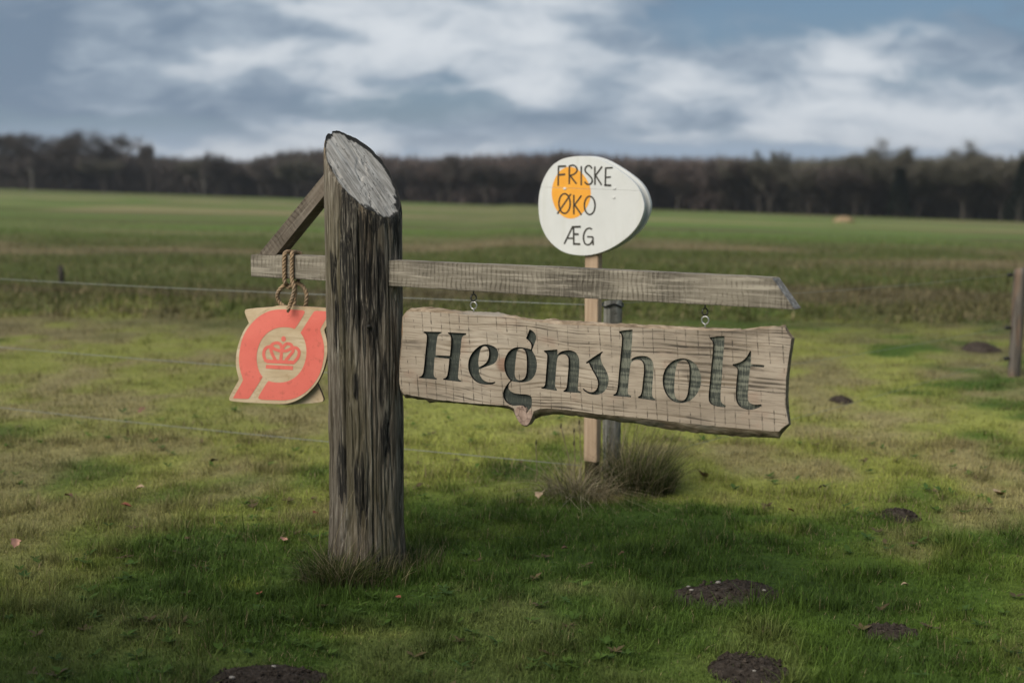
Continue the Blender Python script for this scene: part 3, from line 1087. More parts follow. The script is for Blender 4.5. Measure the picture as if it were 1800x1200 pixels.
LET['o'] = [sc(1150, 580, 8, [(400, 393), (300, 410), (210, 470), (150, 550), (118, 650), (118, 760), (145, 860), (200, 950), (280, 1010), (380, 1028), (470, 1010), (560, 950), (625, 860), (660, 760), (662, 660), (640, 570), (580, 470), (500, 415)]),
            sc(1150, 580, 8, [(400, 422), (345, 440), (315, 490), (295, 600), (285, 720), (280, 840), (290, 930), (330, 985), (390, 1000), (440, 970), (470, 900), (485, 780), (497, 640), (495, 520), (475, 450), (440, 425)])]
LET['l'] = [sc(1150, 580, 8, [(778, 100), (880, 90), (990, 82), (985, 200), (965, 430), (955, 620), (935, 850), (930, 970), (950, 1030), (1005, 1062), (1000, 1085), (900, 1078), (810, 1050), (770, 1010), (762, 930), (780, 750), (805, 480), (828, 250), (825, 160), (785, 128)])]
LET['t'] = [sc(1270, 560, 5.453, [(98, 432), (110, 435), (180, 415), (230, 370), (255, 325), (262, 308), (275, 312), (272, 435), (400, 445), (398, 465), (270, 457), (262, 500), (248, 640), (240, 770), (255, 805), (300, 825), (370, 820), (378, 835), (330, 860), (270, 875), (210, 865), (160, 840), (130, 790), (125, 720), (135, 590), (145, 500), (140, 470), (100, 450)])]
KN1 = FS.hit(884, 640, -TBD)
KN2 = FS.hit(922, 736, -TBD)


def board_fn(t):
    o = t.coord('Object')
    x, y, z = t.sep(o)
    # growth lines run along the plank and bend round the knot
    gx = t.m('DIVIDE', t.m('SUBTRACT', x, KN1.x), 0.14)
    gz = t.m('DIVIDE', t.m('SUBTRACT', z, KN1.z), 0.10)
    g2 = t.m('ADD', t.m('MULTIPLY', gx, gx), t.m('MULTIPLY', gz, gz))
    swell = t.m('EXPONENT', t.m('MULTIPLY', g2, -1.0))
    zz = t.m('SUBTRACT', z, t.m('MULTIPLY', t.m('MULTIPLY', swell, t.m('SUBTRACT', z, KN1.z)), 0.75))
    warp = t.noise(t.map(o, (2.2, 2, 5)), 1.0, 2)
    zz = t.m('ADD', zz, t.m('MULTIPLY', warp, 0.05))
    gv = t.comb(t.m('MULTIPLY', x, 1.6), 0.0, t.m('MULTIPLY', zz, 118.0))
    gl = t.noise(gv, 1.0, 2, 0.4, 0.0)
    gmask = t.noise(t.map(o, (3.0, 3, 14)), 1.0, 3, 0.55)
    lines = t.m('MULTIPLY', t.sstep(gl, 0.50, 0.66), t.m('ADD', 0.25, t.m('MULTIPLY', t.sstep(gmask, 0.38, 0.62), 0.75)))
    fine = t.noise(t.map(o, (8, 40, 150)), 1.0, 4, 0.65, 0.3)
    # band saw marks across the plank
    xs = t.m('ADD', x, t.m('MULTIPLY', z, 0.07))
    jit = t.noise(t.map(o, (14, 9, 1.5)), 1.0, 2)
    fr = t.m('FRACT', t.m('ADD', t.m('DIVIDE', xs, 0.0428), t.m('MULTIPLY', jit, 0.9)))
    tri = t.m('ABSOLUTE', t.m('SUBTRACT', fr, 0.5))
    smask = t.noise(t.map(o, (26, 5, 24), (3, 0, 8)), 1.0, 3, 0.6)
    wid = t.noise(t.map(o, (40, 5, 60)), 1.0, 2)
    saw = t.m('MULTIPLY', t.sstep(t.m('ADD', tri, t.m('MULTIPLY', t.m('SUBTRACT', wid, 0.5), 0.06)), 0.440, 0.482), t.sstep(t.m('ADD', smask, t.m('MULTIPLY', t.m('ABSOLUTE', t.m('SUBTRACT', z, FS.hit(1040, 645, -TBD).z)), 0.9)), 0.52, 0.60))
    big = t.noise(t.map(o, (2.4, 3, 6)), 1.0, 4, 0.55)
    pk = t.noise(t.map(o, (7, 3, 11), (5, 0, 2)), 1.0, 3, 0.5)
    c = t.ramp(big, [(0.3, (0.27, 0.222, 0.168)), (0.50, (0.385, 0.322, 0.250)), (0.72, (0.50, 0.43, 0.345))])
    c = t.mix(t.m('MULTIPLY', t.sstep(pk, 0.55, 0.72), 0.6), c, (0.36, 0.255, 0.19))
    # greyer towards the weathered right end
    grey = t.sstep(x, 1.05, 1.80)
    c = t.mix(t.m('MULTIPLY', grey, 0.35), c, (0.26, 0.215, 0.175))
    knot = t.sstep(t.m('ADD', g2, t.m('MULTIPLY', t.m('SUBTRACT', big, 0.5), 0.2)), 0.10, 0.03)
    c = t.mix(t.m('MULTIPLY', knot, 0.75), c, (0.24, 0.13, 0.085))
    halo = t.sstep(g2, 0.5, 0.05)
    c = t.mix(t.m('MULTIPLY', t.m('MULTIPLY', halo, t.sstep(pk, 0.4, 0.6)), 0.6), c, (0.27, 0.165, 0.115))
    dk = t.mix(1.0, c, (0.40, 0.36, 0.31), 'MULTIPLY')
    c = t.mix(t.m('MULTIPLY', lines, 0.80), c, dk)
    c = t.mix(t.m('MULTIPLY', t.sstep(fine, 0.50, 0.30), 0.45), c, dk)
    # dark mildew where the marks and the growth lines cross
    mil = t.noise(t.map(o, (5, 3, 16), (1, 0, 4)), 1.0, 4, 0.6)
    upz = t.sstep(z, FS.hit(1040, 660, -TBD).z, FS.hit(1040, 590, -TBD).z)
    mil = t.m('ADD', mil, t.m('MULTIPLY', t.m('MULTIPLY', upz, t.sstep(x, 0.5, 0.9)), 0.10))
    c = t.mix(t.m('MULTIPLY', t.m('MULTIPLY', t.sstep(mil, 0.50, 0.64), t.m('ADD', 0.25, lines)), 0.75), c, (0.055, 0.046, 0.037))
    c = t.mix(t.m('MULTIPLY', saw, t.m('ADD', 0.22, t.m('MULTIPLY', t.sstep(wid, 0.38, 0.66), 0.58))), c, (0.055, 0.046, 0.036))
    # a long drying check
    ck = t.m('ABSOLUTE', t.m('SUBTRACT', t.m('ADD', z, t.m('MULTIPLY', t.noise(t.map(o, (6, 1, 1)), 1.0, 2), 0.012)), FS.hit(1340, 687, -TBD).z + 0.006))
    c = t.mix(t.m('MULTIPLY', t.sstep(ck, 0.0016, 0.0006), t.sstep(x, 1.25, 1.45)), c, (0.03, 0.025, 0.02))
    h = t.m('SUBTRACT', t.m('SUBTRACT', t.m('MULTIPLY', fine, 0.8), t.m('MULTIPLY', lines, 0.5)), saw)
    return {'Base Color': c, 'Roughness': 0.85, 'Specular IOR Level': 0.22, 'Normal': t.bump(h, 0.5, 0.003)}


def bark_fn(t):
    o = t.coord('Object')
    n = t.noise(t.map(o, (16, 40, 60)), 1.0, 5, 0.65, 0.5)
    b = t.noise(t.map(o, (3, 8, 9)), 1.0, 3)
    z = t.sep(o)[2]
    c = t.ramp(n, [(0.3, (0.090, 0.065, 0.042)), (0.50, (0.25, 0.19, 0.13)), (0.70, (0.42, 0.345, 0.265))])
    c = t.mix(t.m('MULTIPLY', t.sstep(b, 0.60, 0.72), 0.8), c, (0.30, 0.165, 0.075))
    c = t.mix(t.m('MULTIPLY', t.sstep(b, 0.42, 0.30), 0.7), c, (0.25, 0.235, 0.21))
    return {'Base Color': c, 'Roughness': 0.9, 'Normal': t.bump(n, 0.9, 0.006)}


def carve_fn(t):
    o = t.coord('Object')
    x, y, z = t.sep(o)
    scr = t.noise(t.map(o, (420, 20, 26), rot=(0, 0.12, 0)), 1.0, 5, 0.75, 0.8)
    row = t.noise(t.map(o, (1.2, 1, 62)), 1.0, 1, 0.4)
    row2 = t.noise(t.map(o, (9, 1, 120)), 1.0, 1, 0.4)
    worn = t.sstep(x, 0.70, 1.30)
    band = t.sstep(t.m('ADD', t.m('MULTIPLY', row, 0.8), t.m('MULTIPLY', row2, 0.3)), 0.47, 0.66)
    thr = t.m('ADD', t.m('MULTIPLY', band, t.m('ADD', 0.03, t.m('MULTIPLY', worn, 0.10))), t.m('MULTIPLY', worn, 0.07))
    k = t.sstep(t.m('ADD', scr, thr), 0.53, 0.78)
    c = t.mix(t.m('MULTIPLY', band, 0.5), (0.030, 0.036, 0.031), (0.055, 0.064, 0.052))
    c = t.mix(k, c, (0.195, 0.20, 0.155))
    return {'Base Color': c, 'Roughness': 0.7, 'Normal': t.bump(scr, 0.4, 0.002)}


M_board = mat('plank_face', board_fn)
M_bark = mat('bark_edge', bark_fn)
M_carve = mat('worn_dark_paint', carve_fn)
M_carve_edge = mat('shaded_dark_paint', color=(0.012, 0.013, 0.012), rough=0.7)  # dark paint with the shade on the carved walls put into the colour
CARVE = 0.010
holes, counters = [], []
letter_polys = []
for ch in ['H', 'e', 'g', 'n', 's', 'h', 'o', 'l', 't']:
    polys = [px(FS, smooth_poly(p, 2), -TBD) for p in LET[ch]]
    letter_polys.append((ch, polys))
    holes.append(polys[0])
    counters += polys[1:]


def in_letters(x, z):
    for P_ in holes:
        if inpoly(x, z, P_):
            return not any(inpoly(x, z, c) for c in counters)
    return False


V2, F2 = cdt([fo] + holes + counters, lambda x, z: inpoly(x, z, fo) and not in_letters(x, z))


def front_y(x, z):
    return -TBD + 0.0035 * (float(vnoise(x * 6, z * 9, 91)) - 0.5)


V3 = [(x, -TBD, z) for x, z in V2]
mesh_obj('plank_face', V3, [f[::-1] if False else f for f in F2], M_board, board)
# edge: bark from the front outline out to the back outline, then the back face
n_o = len(fo)
rows = 5
Vb, Fb = [], []
for r in range(rows):
    s_ = r / (rows - 1)
    bul = math.sin(s_ * math.pi) * 0.004
    for i in range(n_o):
        a, b = fo[i], bo_[i]
        pz = a[1] + (b[1] - a[1]) * s_
        pxx = a[0] + (b[0] - a[0]) * s_
        nz = 0.006 * (float(vnoise(i * 0.33, r * 1.3, 31)) - 0.5) * (0 < r)
        up = 1 if i < n_o * 0.4 else -1
        Vb.append((pxx, -TBD + 2 * TBD * s_, pz + up * bul * (0 < r < rows - 1) + nz))
for r in range(rows - 1):
    for i in range(n_o):
        j = (i + 1) % n_o
        Fb.append((r * n_o + i, r * n_o + j, (r + 1) * n_o + j, (r + 1) * n_o + i))
ob = mesh_obj('bark_edge', Vb, Fb, M_bark, board, smooth=True)
ob['label'] = 'brown bark and waney edge around the plank'
V4, F4 = cdt([[(v[0], v[2]) for v in Vb[(rows - 1) * n_o:]]], lambda x, z: inpoly(x, z, [(v[0], v[2]) for v in Vb[(rows - 1) * n_o:]]))
mesh_obj('back_face', [(x, TBD, z) for x, z in V4], F4, M_board, board)
for ch, polys in letter_polys:
    o_, cs = polys[0], polys[1:]
    Vf, Ff = cdt(polys, lambda x, z: inpoly(x, z, o_) and not any(inpoly(x, z, c) for c in cs))
    VV = [(x, -TBD + CARVE, z) for x, z in Vf]
    FF = list(Ff)
    mi = [0] * len(FF)
    for P_ in polys:
        b = len(VV)
        n = len(P_)
        VV += [(x, -TBD, z) for x, z in P_] + [(x, -TBD + CARVE, z) for x, z in P_]
        for i in range(n):
            j = (i + 1) % n
            FF.append((b + i, b + j, b + n + j, b + n + i))
            mi.append(1)
    lo = mesh_obj('carved_letter', VV, FF, M_carve, board)
    lo.data.materials.append(M_carve_edge)
    if len(lo.data.polygons) == len(mi):
        lo.data.polygons.foreach_set('material_index', mi)
    lo['label'] = 'carved dark letter ' + ch
# the sawn branch stub that hangs below the g
st = px(FS, smooth_poly(sc(870, 570, 6.318, [(225, 930), (262, 905), (310, 905), (345, 945), (350, 990), (372, 975), (400, 950), (412, 1010), (405, 1050), (372, 1110), (345, 1130), (290, 1112), (255, 1070), (228, 1010), (220, 965)]), 1), -TBD - 0.004)
stub_m = mat('branch_stub', lambda t: (lambda n, v: {'Base Color': t.mix(t.sstep(v, 0.03, 0.0), t.ramp(n, [(0.3, (0.22, 0.15, 0.115)), (0.7, (0.42, 0.31, 0.25))]), (0.02, 0.016, 0.014)), 'Roughness': 0.85})(
    t.noise(t.coord(), 40, 4, 0.6), (lambda vo: (t.L.new(t.map(t.coord(), (34, 20, 30)), vo.inputs['Vector']), setattr(vo.inputs['Scale'], 'default_value', 1.0), vo.outputs['Distance'])[2])(
        (lambda nn: (setattr(nn, 'feature', 'DISTANCE_TO_EDGE'), nn)[1])(t.N.new('ShaderNodeTexVoronoi')))))
stp = plate('branch_stub', st, -TBD - 0.004, TBD * 0.6, stub_m, board, bevel=0.003)

# screw eyes: upper ones in the beam, lower ones in the plank
for (u, vt, vb) in ((832.5, 512, 549), (1239.5, 536, 576)):
    top = FS.hit(u, vt, 0.0)
    bot = FS.hit(u, vb, 0.0)
    L = top.z - bot.z
    rg = L * 0.155
    eye_screw('screw_eye', top.x, 0, top.z + 0.006, 1, sign, M_steel_dark, R(62), shank=L * 0.42, ring=rg)
    eye_screw('screw_eye', bot.x, 0, bot.z - 0.004, -1, board, M_steel, R(8), shank=L * 0.40, ring=rg * 1.1)

# ------------------------------------------------------------------ red emblem sign on its rope
HANG = FS.hit(515, 600, 0.0)
hw = Vector((LOG.x + HANG.x * FS.c, LOG.y + HANG.x * FS.s, 0))
RZ2 = -R(15)
emb = empty('emblem_sign', hw, RZ2)
tag(emb, 'red and pale plywood crown emblem plate hanging by a rope from the beam', 'emblem sign')
FE = Frame(hw, RZ2)


def ply_fn(t):
    o = t.coord('Object')
    g = t.noise(t.map(o, (5, 30, 34)), 1.0, 4, 0.6, 0.9)
    b = t.noise(t.map(o, (6, 5, 14)), 1.0, 3, 0.55, 0.5)
    w = t.m('ABSOLUTE', t.m('SUBTRACT', t.m('FRACT', t.m('MULTIPLY', t.noise(t.map(o, (2.2, 2, 7)), 1.0, 3, 0.5, 0.8), 9)), 0.5))
    c = t.ramp(b, [(0.3, (0.50, 0.37, 0.225)), (0.55, (0.62, 0.49, 0.32)), (0.75, (0.70, 0.58, 0.41))])
    c = t.mix(t.m('MULTIPLY', t.sstep(w, 0.40, 0.5), 0.35), c, (0.42, 0.27, 0.14))
    c = t.mix(t.m('MULTIPLY', t.sstep(g, 0.48, 0.3), 0.35), c, (0.38, 0.26, 0.15))
    d = t.noise(o, 60, 3, 0.7)
    c = t.mix(t.m('MULTIPLY', t.sstep(d, 0.62, 0.72), 0.4), c, (0.20, 0.15, 0.10))
    return {'Base Color': c, 'Roughness': 0.62}


def red_fn(t):
    o = t.coord('Object')
    n = t.noise(o, 38, 5, 0.7)
    b = t.noise(t.map(o, (6, 5, 8)), 1.0, 3)
    g = t.noise(t.map(o, (6, 30, 60)), 1.0, 3, 0.6)
    c = t.ramp(b, [(0.3, (0.76, 0.165, 0.125)), (0.7, (0.86, 0.215, 0.165))])
    c = t.mix(t.m('MULTIPLY', t.sstep(n, 0.54, 0.70), 0.55), c, (0.50, 0.115, 0.080))
    c = t.mix(t.m('MULTIPLY', t.sstep(g, 0.64, 0.74), 0.35), c, (0.84, 0.36, 0.27))
    return {'Base Color': c, 'Roughness': 0.55}


M_ply = mat('pale_plywood', ply_fn)
M_plyedge = mat('plywood_edge', color=(0.13, 0.085, 0.05), rough=0.85)
M_red = mat('faded_red_paint', red_fn)
half = [(620, 70), (540, 75), (450, 102), (350, 162), (250, 258), (190, 350), (145, 470), (118, 590), (116, 700), (130, 780), (152, 852), (140, 870), (50, 1030), (44, 1062), (70, 1085)]
full = half + [(1200 - x, 1182 - y) for x, y in half]
YE = -0.032
front = px(FE, smooth_poly(sc(395, 525, 6, full), 2, 75), YE)
pf = plate('front_plate', front, YE, YE + 0.016, M_ply, emb, bevel=0.0012)
backp = [(626 - (x - 600) * 0.75, y + 8) for x, y in full]
back = px(FE, smooth_poly(sc(395, 525, 6, backp), 2, 75), YE + 0.024)
pb = plate('back_plate', back, YE + 0.024, YE + 0.038, M_ply, emb, bevel=0.0012)
for o in (pf, pb):
    o.data.materials.append(M_plyedge)
    for p in o.data.polygons:
        if abs(p.normal.y) < 0.35:
            p.material_index = 1
redL = [(610, 112), (825, 118), (845, 135), (840, 160), (755, 300), (735, 318), (700, 305), (640, 298), (570, 302), (500, 325), (430, 375), (375, 450), (345, 540), (335, 620), (345, 710), (370, 780), (400, 822), (385, 850), (265, 1040), (245, 1058), (90, 1048), (95, 1030), (190, 870), (192, 845), (165, 760), (150, 680), (152, 580), (175, 450), (215, 350), (280, 260), (360, 185), (450, 135), (530, 115)]
redR = [(1200 - x, 1182 - y) for x, y in redL]


def decal(name, polys2d, frame, y, material, parent, thick=0.0008, label=None):
    """thin painted layer: union of polygons given in photo survey points, laid on plane y"""
    PP = [px(frame, p, y) for p in polys2d]
    V_, F_ = cdt(PP, lambda x, z: any(inpoly(x, z, p) for p in PP))
    o = mesh_obj(name, [(x, y - thick, z) for x, z in V_], F_, material, parent)
    if label:
        o['label'] = label
    return o


decal('red_band', [smooth_poly(sc(395, 525, 6, redL), 2)], FE, YE, M_red, emb)
decal('red_band', [smooth_poly(sc(395, 525, 6, redR), 2)], FE, YE, M_red, emb)


def cs(pts, n=6):
    v = catmull([(p[0], p[1], 0) for p in pts], n)
    return [(p.x, p.y) for p in v]


def ell(cx, cy, rx, ry, n=28, rot=0):
    return [(cx + math.cos(a) * rx * math.cos(rot) - math.sin(a) * ry * math.sin(rot), cy + math.cos(a) * rx * math.sin(rot) + math.sin(a) * ry * math.cos(rot)) for a in (2 * math.pi * k / n for k in range(n))]


Wc = 82
crown_strokes = [[(270, 830), (215, 700), (208, 600), (235, 510), (300, 450), (400, 430)], [(1000, 850), (1105, 720), (1138, 600), (1120, 520), (1060, 470), (960, 460)],
                 [(400, 440), (440, 370), (520, 338), (600, 345), (660, 400), (685, 510)], [(965, 465), (930, 390), (860, 358), (790, 370), (730, 430), (690, 510)],
                 [(400, 430), (480, 490), (570, 530), (680, 548)], [(960, 465), (880, 510), (790, 545), (680, 552)],
                 [(390, 450), (405, 560), (450, 670), (520, 800)], [(975, 470), (975, 560), (900, 660), (780, 800)], [(680, 480), (668, 650), (655, 800)]]
cp = [stroke(cs(s_), Wc) for s_ in crown_strokes] + [[(285, 770), (990, 805), (1025, 870), (1000, 900), (280, 868), (240, 810)]]
cp.append(ell(728, 232, 62, 72))
cp.append([(270, 912), (980, 945), (972, 1050), (255, 1010)])
decal('crown', [sc(450, 580, 15, p) for p in cp], FE, YE, M_red, emb, label='small red crown painted in the middle of the emblem')

# rope: three twisted strands along each run
def rope_fn(t):
    o = t.coord('Object')
    n = t.noise(o, 220, 3, 0.7)
    b = t.noise(o, 30, 2)
    c = t.ramp(n, [(0.3, (0.15, 0.095, 0.05)), (0.55, (0.36, 0.25, 0.15)), (0.75, (0.55, 0.42, 0.28))])
    c = t.mix(t.m('MULTIPLY', t.sstep(b, 0.5, 0.7), 0.4), c, (0.25, 0.21, 0.17))
    return {'Base Color': c, 'Roughness': 0.9, 'Normal': t.bump(n, 0.6, 0.002)}


M_rope = mat('hemp_rope', rope_fn)
rope = empty('rope', LOG, RZ)
tag(rope, 'brown twisted hemp rope looped over the beam above the red emblem', 'rope')


def rope_run(pts, r=0.0088, taper=0, name='rope_strand'):
    path = catmull(pts, 12)
    # resample evenly
    d = [0]
    for a, b in zip(path, path[1:]):
        d.append(d[-1] + (b - a).length)
    n = max(8, int(d[-1] / 0.0030))
    res = []
    j = 0
    for i in range(n + 1):
        s_ = d[-1] * i / n
        while j < len(d) - 2 and d[j + 1] < s_:
            j += 1
        k = (s_ - d[j]) / max(1e-9, d[j + 1] - d[j])
        res.append(path[j].lerp(path[j + 1], min(1, k)))
    tang = [(res[min(i + 1, n)] - res[max(i - 1, 0)]).normalized() for i in range(n + 1)]
    nrm = tang[0].orthogonal().normalized()
    frames = []
    for i in range(n + 1):
        nrm = (nrm - tang[i] * nrm.dot(tang[i])).normalized()
        frames.append((nrm.copy(), tang[i].cross(nrm)))
    V, Fc = [], []
    for s3 in range(3):
        pp, rr = [], []
        for i in range(n + 1):
            a = 2 * math.pi * (s3 / 3 + i * d[-1] / n / 0.046)
            k = 1.0
            if taper and i > n - 5:
                k = 1 - 0.5 * (i - n + 5) / 5
            pp.append(res[i] + (frames[i][0] * math.cos(a) + frames[i][1] * math.sin(a)) * r * 0.50 * k)
            rr.append(r * 0.54 * k)
        v, f = tube_arrays(pp, rr, 7)
        b = len(V)
        V += v
        Fc += [tuple(x + b for x in q_) for q_ in f]
    return mesh_obj(name, V, Fc, M_rope, rope, smooth=True)


def rp(u, v, y):
    return FS.hit(u, v, y)


FY = -TB - 0.0095
# front run on the left, over the beam, down the back, round into the left loop
rope_run([rp(500, 503, 0.010), rp(501.5, 499, FY + 0.006), rp(500, 490, FY), rp(499.5, 470, FY), rp(500, 450, FY), rp(503, 443.5, FY + 0.010), rp(514, 442.5, TB * 0.4), rp(526, 444.5, TB + 0.006), rp(528, 450, TB + 0.0095), rp(527, 475, TB + 0.0095), rp(524, 494, TB + 0.006), rp(519, 503, 0.016)])
rope_run([rp(522, 444.5, TB), rp(516, 443.5, -0.004), rp(513.5, 447, FY + 0.002), rp(513, 460, FY), rp(513, 480, FY), rp(513.5, 492, FY - 0.002), rp(517, 505, FY - 0.004), rp(516, 515, FY - 0.004), rp(513.5, 525, FY - 0.006), rp(510, 535, -0.046), rp(507, 543, -0.054), rp(506, 549, -0.052)], taper=1)
rope_run([rp(506, 500, 0.012), rp(498, 503, -0.016), rp(491, 510, -0.022), rp(487.5, 519, -0.018), rp(490, 529, -0.010), rp(496, 536, -0.006), rp(504, 541, -0.004), rp(512, 545, 0.0)])
rope_run([rp(512, 498, 0.012), rp(522, 497, 0.008), rp(530, 501, 0.004), rp(536, 509, 0.002), rp(539, 520, 0.0), rp(538, 532, 0.0), rp(536, 541, 0.004), rp(534, 550, 0.006)])
rope_run([rp(503, 502, -0.012), rp(508, 505, -0.022), rp(514, 502, -0.006), rp(518, 498, 0.012), rp(519, 510, 0.014), rp(518, 522, 0.010), rp(517, 535, 0.004), rp(515, 546, 0.002)])

# ------------------------------------------------------------------ egg sign behind
egg = empty('egg_sign', EGG, RZ)
tag(egg, 'white egg-shaped sign with orange yolk reading FRISKE ØKO ÆG on a pine stake', 'egg sign')
FG = Frame(EGG, RZ)


def white_fn(t):
    o = t.coord('Object')
    n = t.noise(o, 5, 4, 0.6)
    s_ = t.noise(t.map(o, (30, 10, 3)), 1.0, 3, 0.6)
    c = t.ramp(n, [(0.3, (0.56, 0.565, 0.545)), (0.7, (0.625, 0.63, 0.61))])
    c = t.mix(t.m('MULTIPLY', t.sstep(s_, 0.52, 0.72), 0.30), c, (0.50, 0.50, 0.44))
    sp = t.noise(o, 70, 3, 0.7)
    c = t.mix(t.m('MULTIPLY', t.sstep(sp, 0.66, 0.72), 0.4), c, (0.36, 0.35, 0.27))
    return {'Base Color': c, 'Roughness': 0.5}


def pine_fn(t):
    o = t.coord('Object')
    g = t.noise(t.map(o, (70, 70, 4)), 1.0, 4, 0.6, 0.3)
    b = t.noise(t.map(o, (8, 8, 5)), 1.0, 3)
    c = t.ramp(g, [(0.3, (0.31, 0.215, 0.140)), (0.6, (0.43, 0.315, 0.215)), (0.8, (0.52, 0.40, 0.29))])
    c = t.mix(t.m('MULTIPLY', t.sstep(b, 0.5, 0.7), 0.45), c, (0.27, 0.22, 0.17))
    return {'Base Color': c, 'Roughness': 0.75}


M_white = mat('white_paint', white_fn)
M_gapdark = mat('greyer_white_core', color=(0.50, 0.51, 0.50), rough=0.7)  # slightly greyer white for the core between the faces
M_orange = mat('orange_paint', lambda t: {'Base Color': t.ramp(t.noise(t.coord(), 9, 4, 0.6), [(0.3, (0.74, 0.32, 0.035)), (0.7, (0.82, 0.40, 0.055))]), 'Roughness': 0.5})
M_black = mat('black_lettering', lambda t: {'Base Color': t.ramp(t.noise(t.coord(), 45, 4, 0.7), [(0.35, (0.012, 0.012, 0.011)), (0.72, (0.07, 0.062, 0.045))]), 'Roughness': 0.6})
M_pine = mat('pine_stake', pine_fn)
eggP = [(500, 128), (400, 140), (330, 165), (260, 215), (200, 300), (160, 400), (140, 500), (137, 600), (145, 700), (170, 790), (215, 880), (280, 950), (350, 1000), (430, 1028), (530, 1040), (620, 1035), (720, 1010), (820, 965), (920, 900), (1000, 830), (1060, 750), (1095, 670), (1112, 590), (1100, 520), (1070, 440), (1020, 370), (950, 310), (880, 260), (800, 210), (720, 165), (640, 138), (570, 128)]
YG = -0.0225 - 0.018
e2 = px(FG, smooth_poly(sc(920, 250, 5.219, eggP), 2), YG)
# the face is two boards that meet at a fine seam
s0 = FG.hit(952.5, 329.0, YG)
s1 = FG.hit(1112, 335.0, YG)
slope = (s1.z - s0.z) / (s1.x - s0.x)


def clip(P, side, off):
    def dist(p):
        return ((p[1] - (s0.z + (p[0] - s0.x) * slope)) * side) - off
    out = []
    for a, b in zip(P, P[1:] + P[:1]):
        da, db = dist(a), dist(b)
        if da >= 0:
            out.append(a)
        if (da > 0) != (db > 0):
            k = da / (da - db)
            out.append((a[0] + (b[0] - a[0]) * k, a[1] + (b[1] - a[1]) * k))
    return out


plate('upper_face_board', clip(e2, 1, 0.0003), YG, YG + 0.018, M_white, egg, bevel=0.0010)
plate('lower_face_board', clip(e2, -1, 0.0003), YG, YG + 0.018, M_white, egg, bevel=0.0010)
cxm = sum(p[0] for p in e2) / len(e2)
czm = sum(p[1] for p in e2) / len(e2)
plate('rear_face_board', e2, 0.0225, 0.0405, M_white, egg, bevel=0.0015)
plate('core_board', [(cxm + (p[0] - cxm) * 0.90, czm + (p[1] - czm) * 0.90) for p in e2 if True], YG + 0.0185, 0.0220, M_gapdark, egg)
yolk = [(300, 125), (380, 150), (460, 220), (520, 310), (558, 410), (550, 530), (515, 620), (450, 710), (370, 765), (280, 775), (200, 740), (130, 670), (85, 570), (65, 460), (80, 350), (120, 250), (170, 180), (230, 140)]
yk = px(FG, smooth_poly(sc(960, 275, 7.06, yolk), 2), YG)
for side in (1, -1):
    cy = clip(yk, side, 0.0008)
    V_, F_ = cdt([cy], lambda x, z: inpoly(x, z, cy))
    yo = mesh_obj('yolk', [(x, YG - 0.0006, z) for x, z in V_], F_, M_orange, egg)
    yo['label'] = 'orange painted yolk on the white egg'
w = 20
TXT = {
    'F': ([[(155, 120), (150, 365)]], [[(150, 125), (250, 122)], [(150, 232), (238, 222)]]),
    'R': ([[(290, 115), (288, 345)], [(285, 120), (340, 110), (378, 140), (384, 180), (350, 220), (290, 240)], [(300, 240), (378, 340)]], []),
    'I': ([[(437, 120), (437, 360)]], []),
    'S': ([[(570, 155), (550, 122), (515, 118), (487, 150), (490, 190), (530, 230), (565, 270), (573, 310), (550, 343), (510, 345), (478, 315)]], []),
    'K': ([[(605, 125), (607, 355)], [(695, 125), (612, 240)], [(612, 232), (690, 355)]], []),
    'E': ([[(740, 140), (735, 365)], [(735, 145), (828, 140)], [(738, 262), (805, 255)]], [[(722, 358), (808, 360)]]),
    'Ø': ([[(x, y) for x, y in ell(230, 585, 70, 122, 30)] + [(300, 585)], [(310, 465), (140, 712)]], []),
    'K2': ([[(345, 475), (345, 720)], [(440, 485), (352, 605)], [(355, 600), (440, 725)]], []),
    'O': ([[(x, y) for x, y in ell(542, 608, 66, 113, 30)] + [(608, 608)]], []),
    'Æ': ([[(330, 870), (225, 1085)], [(340, 870), (345, 1090)], [(270, 1015), (345, 1015)]], [[(320, 875), (430, 872)], [(345, 965), (405, 965)], [(335, 1085), (425, 1088)]]),
    'G': ([[(570, 905), (540, 890), (500, 905), (470, 960), (465, 1020), (480, 1075), (515, 1096), (555, 1080), (578, 1040)], [(510, 995), (585, 1000)], [(581, 1000), (585, 1100)]], [])}
for ch, (thin, thick) in TXT.items():
    polys = [stroke(cs(s_, 4) if 4 < len(s_) < 20 else s_, w) for s_ in thin] + [stroke(s_, 25) for s_ in thick]
    o = decal('painted_letter', [sc(960, 275, 7.06, p) for p in polys], FG, YG, M_black, egg, thick=0.0012)
    o['label'] = 'hand painted black letter ' + ch[0]
# screws and filler spots on the seam
for (u, v) in ((993, 331.5), (1080, 331), (1079, 347)):
    p = FG.hit(u, v, YG)
    plate('screw_head', [(p.x + math.cos(a) * 0.009, p.z + math.sin(a) * 0.006) for a in np.linspace(0, 2 * math.pi, 10, endpoint=False)], YG - 0.0035, YG - 0.0004, M_white, egg, bevel=0.0012)
# stake
a0 = FG.hit(1027, 600, -0.0225)
a1 = FG.hit(1050, 600, -0.0225)
zb = FG.hit(1040, 812, -0.0225).z
box('stake', a0.x, a1.x, -0.0225, 0.0225, zb, czm + 0.05, M_pine, egg, 0.003)
M_mossy = mat('mossy_stub', lambda t: {'Base Color': t.ramp(t.noise(t.coord(), 40, 4, 0.65), [(0.3, (0.018, 0.015, 0.010)), (0.6, (0.06, 0.05, 0.02)), (0.8, (0.10, 0.085, 0.03))]), 'Roughness': 0.95})
box('stake_foot', a0.x + 0.004, a1.x - 0.006, -0.0205, 0.030, -0.12, zb + 0.0, M_mossy, egg, 0.004)

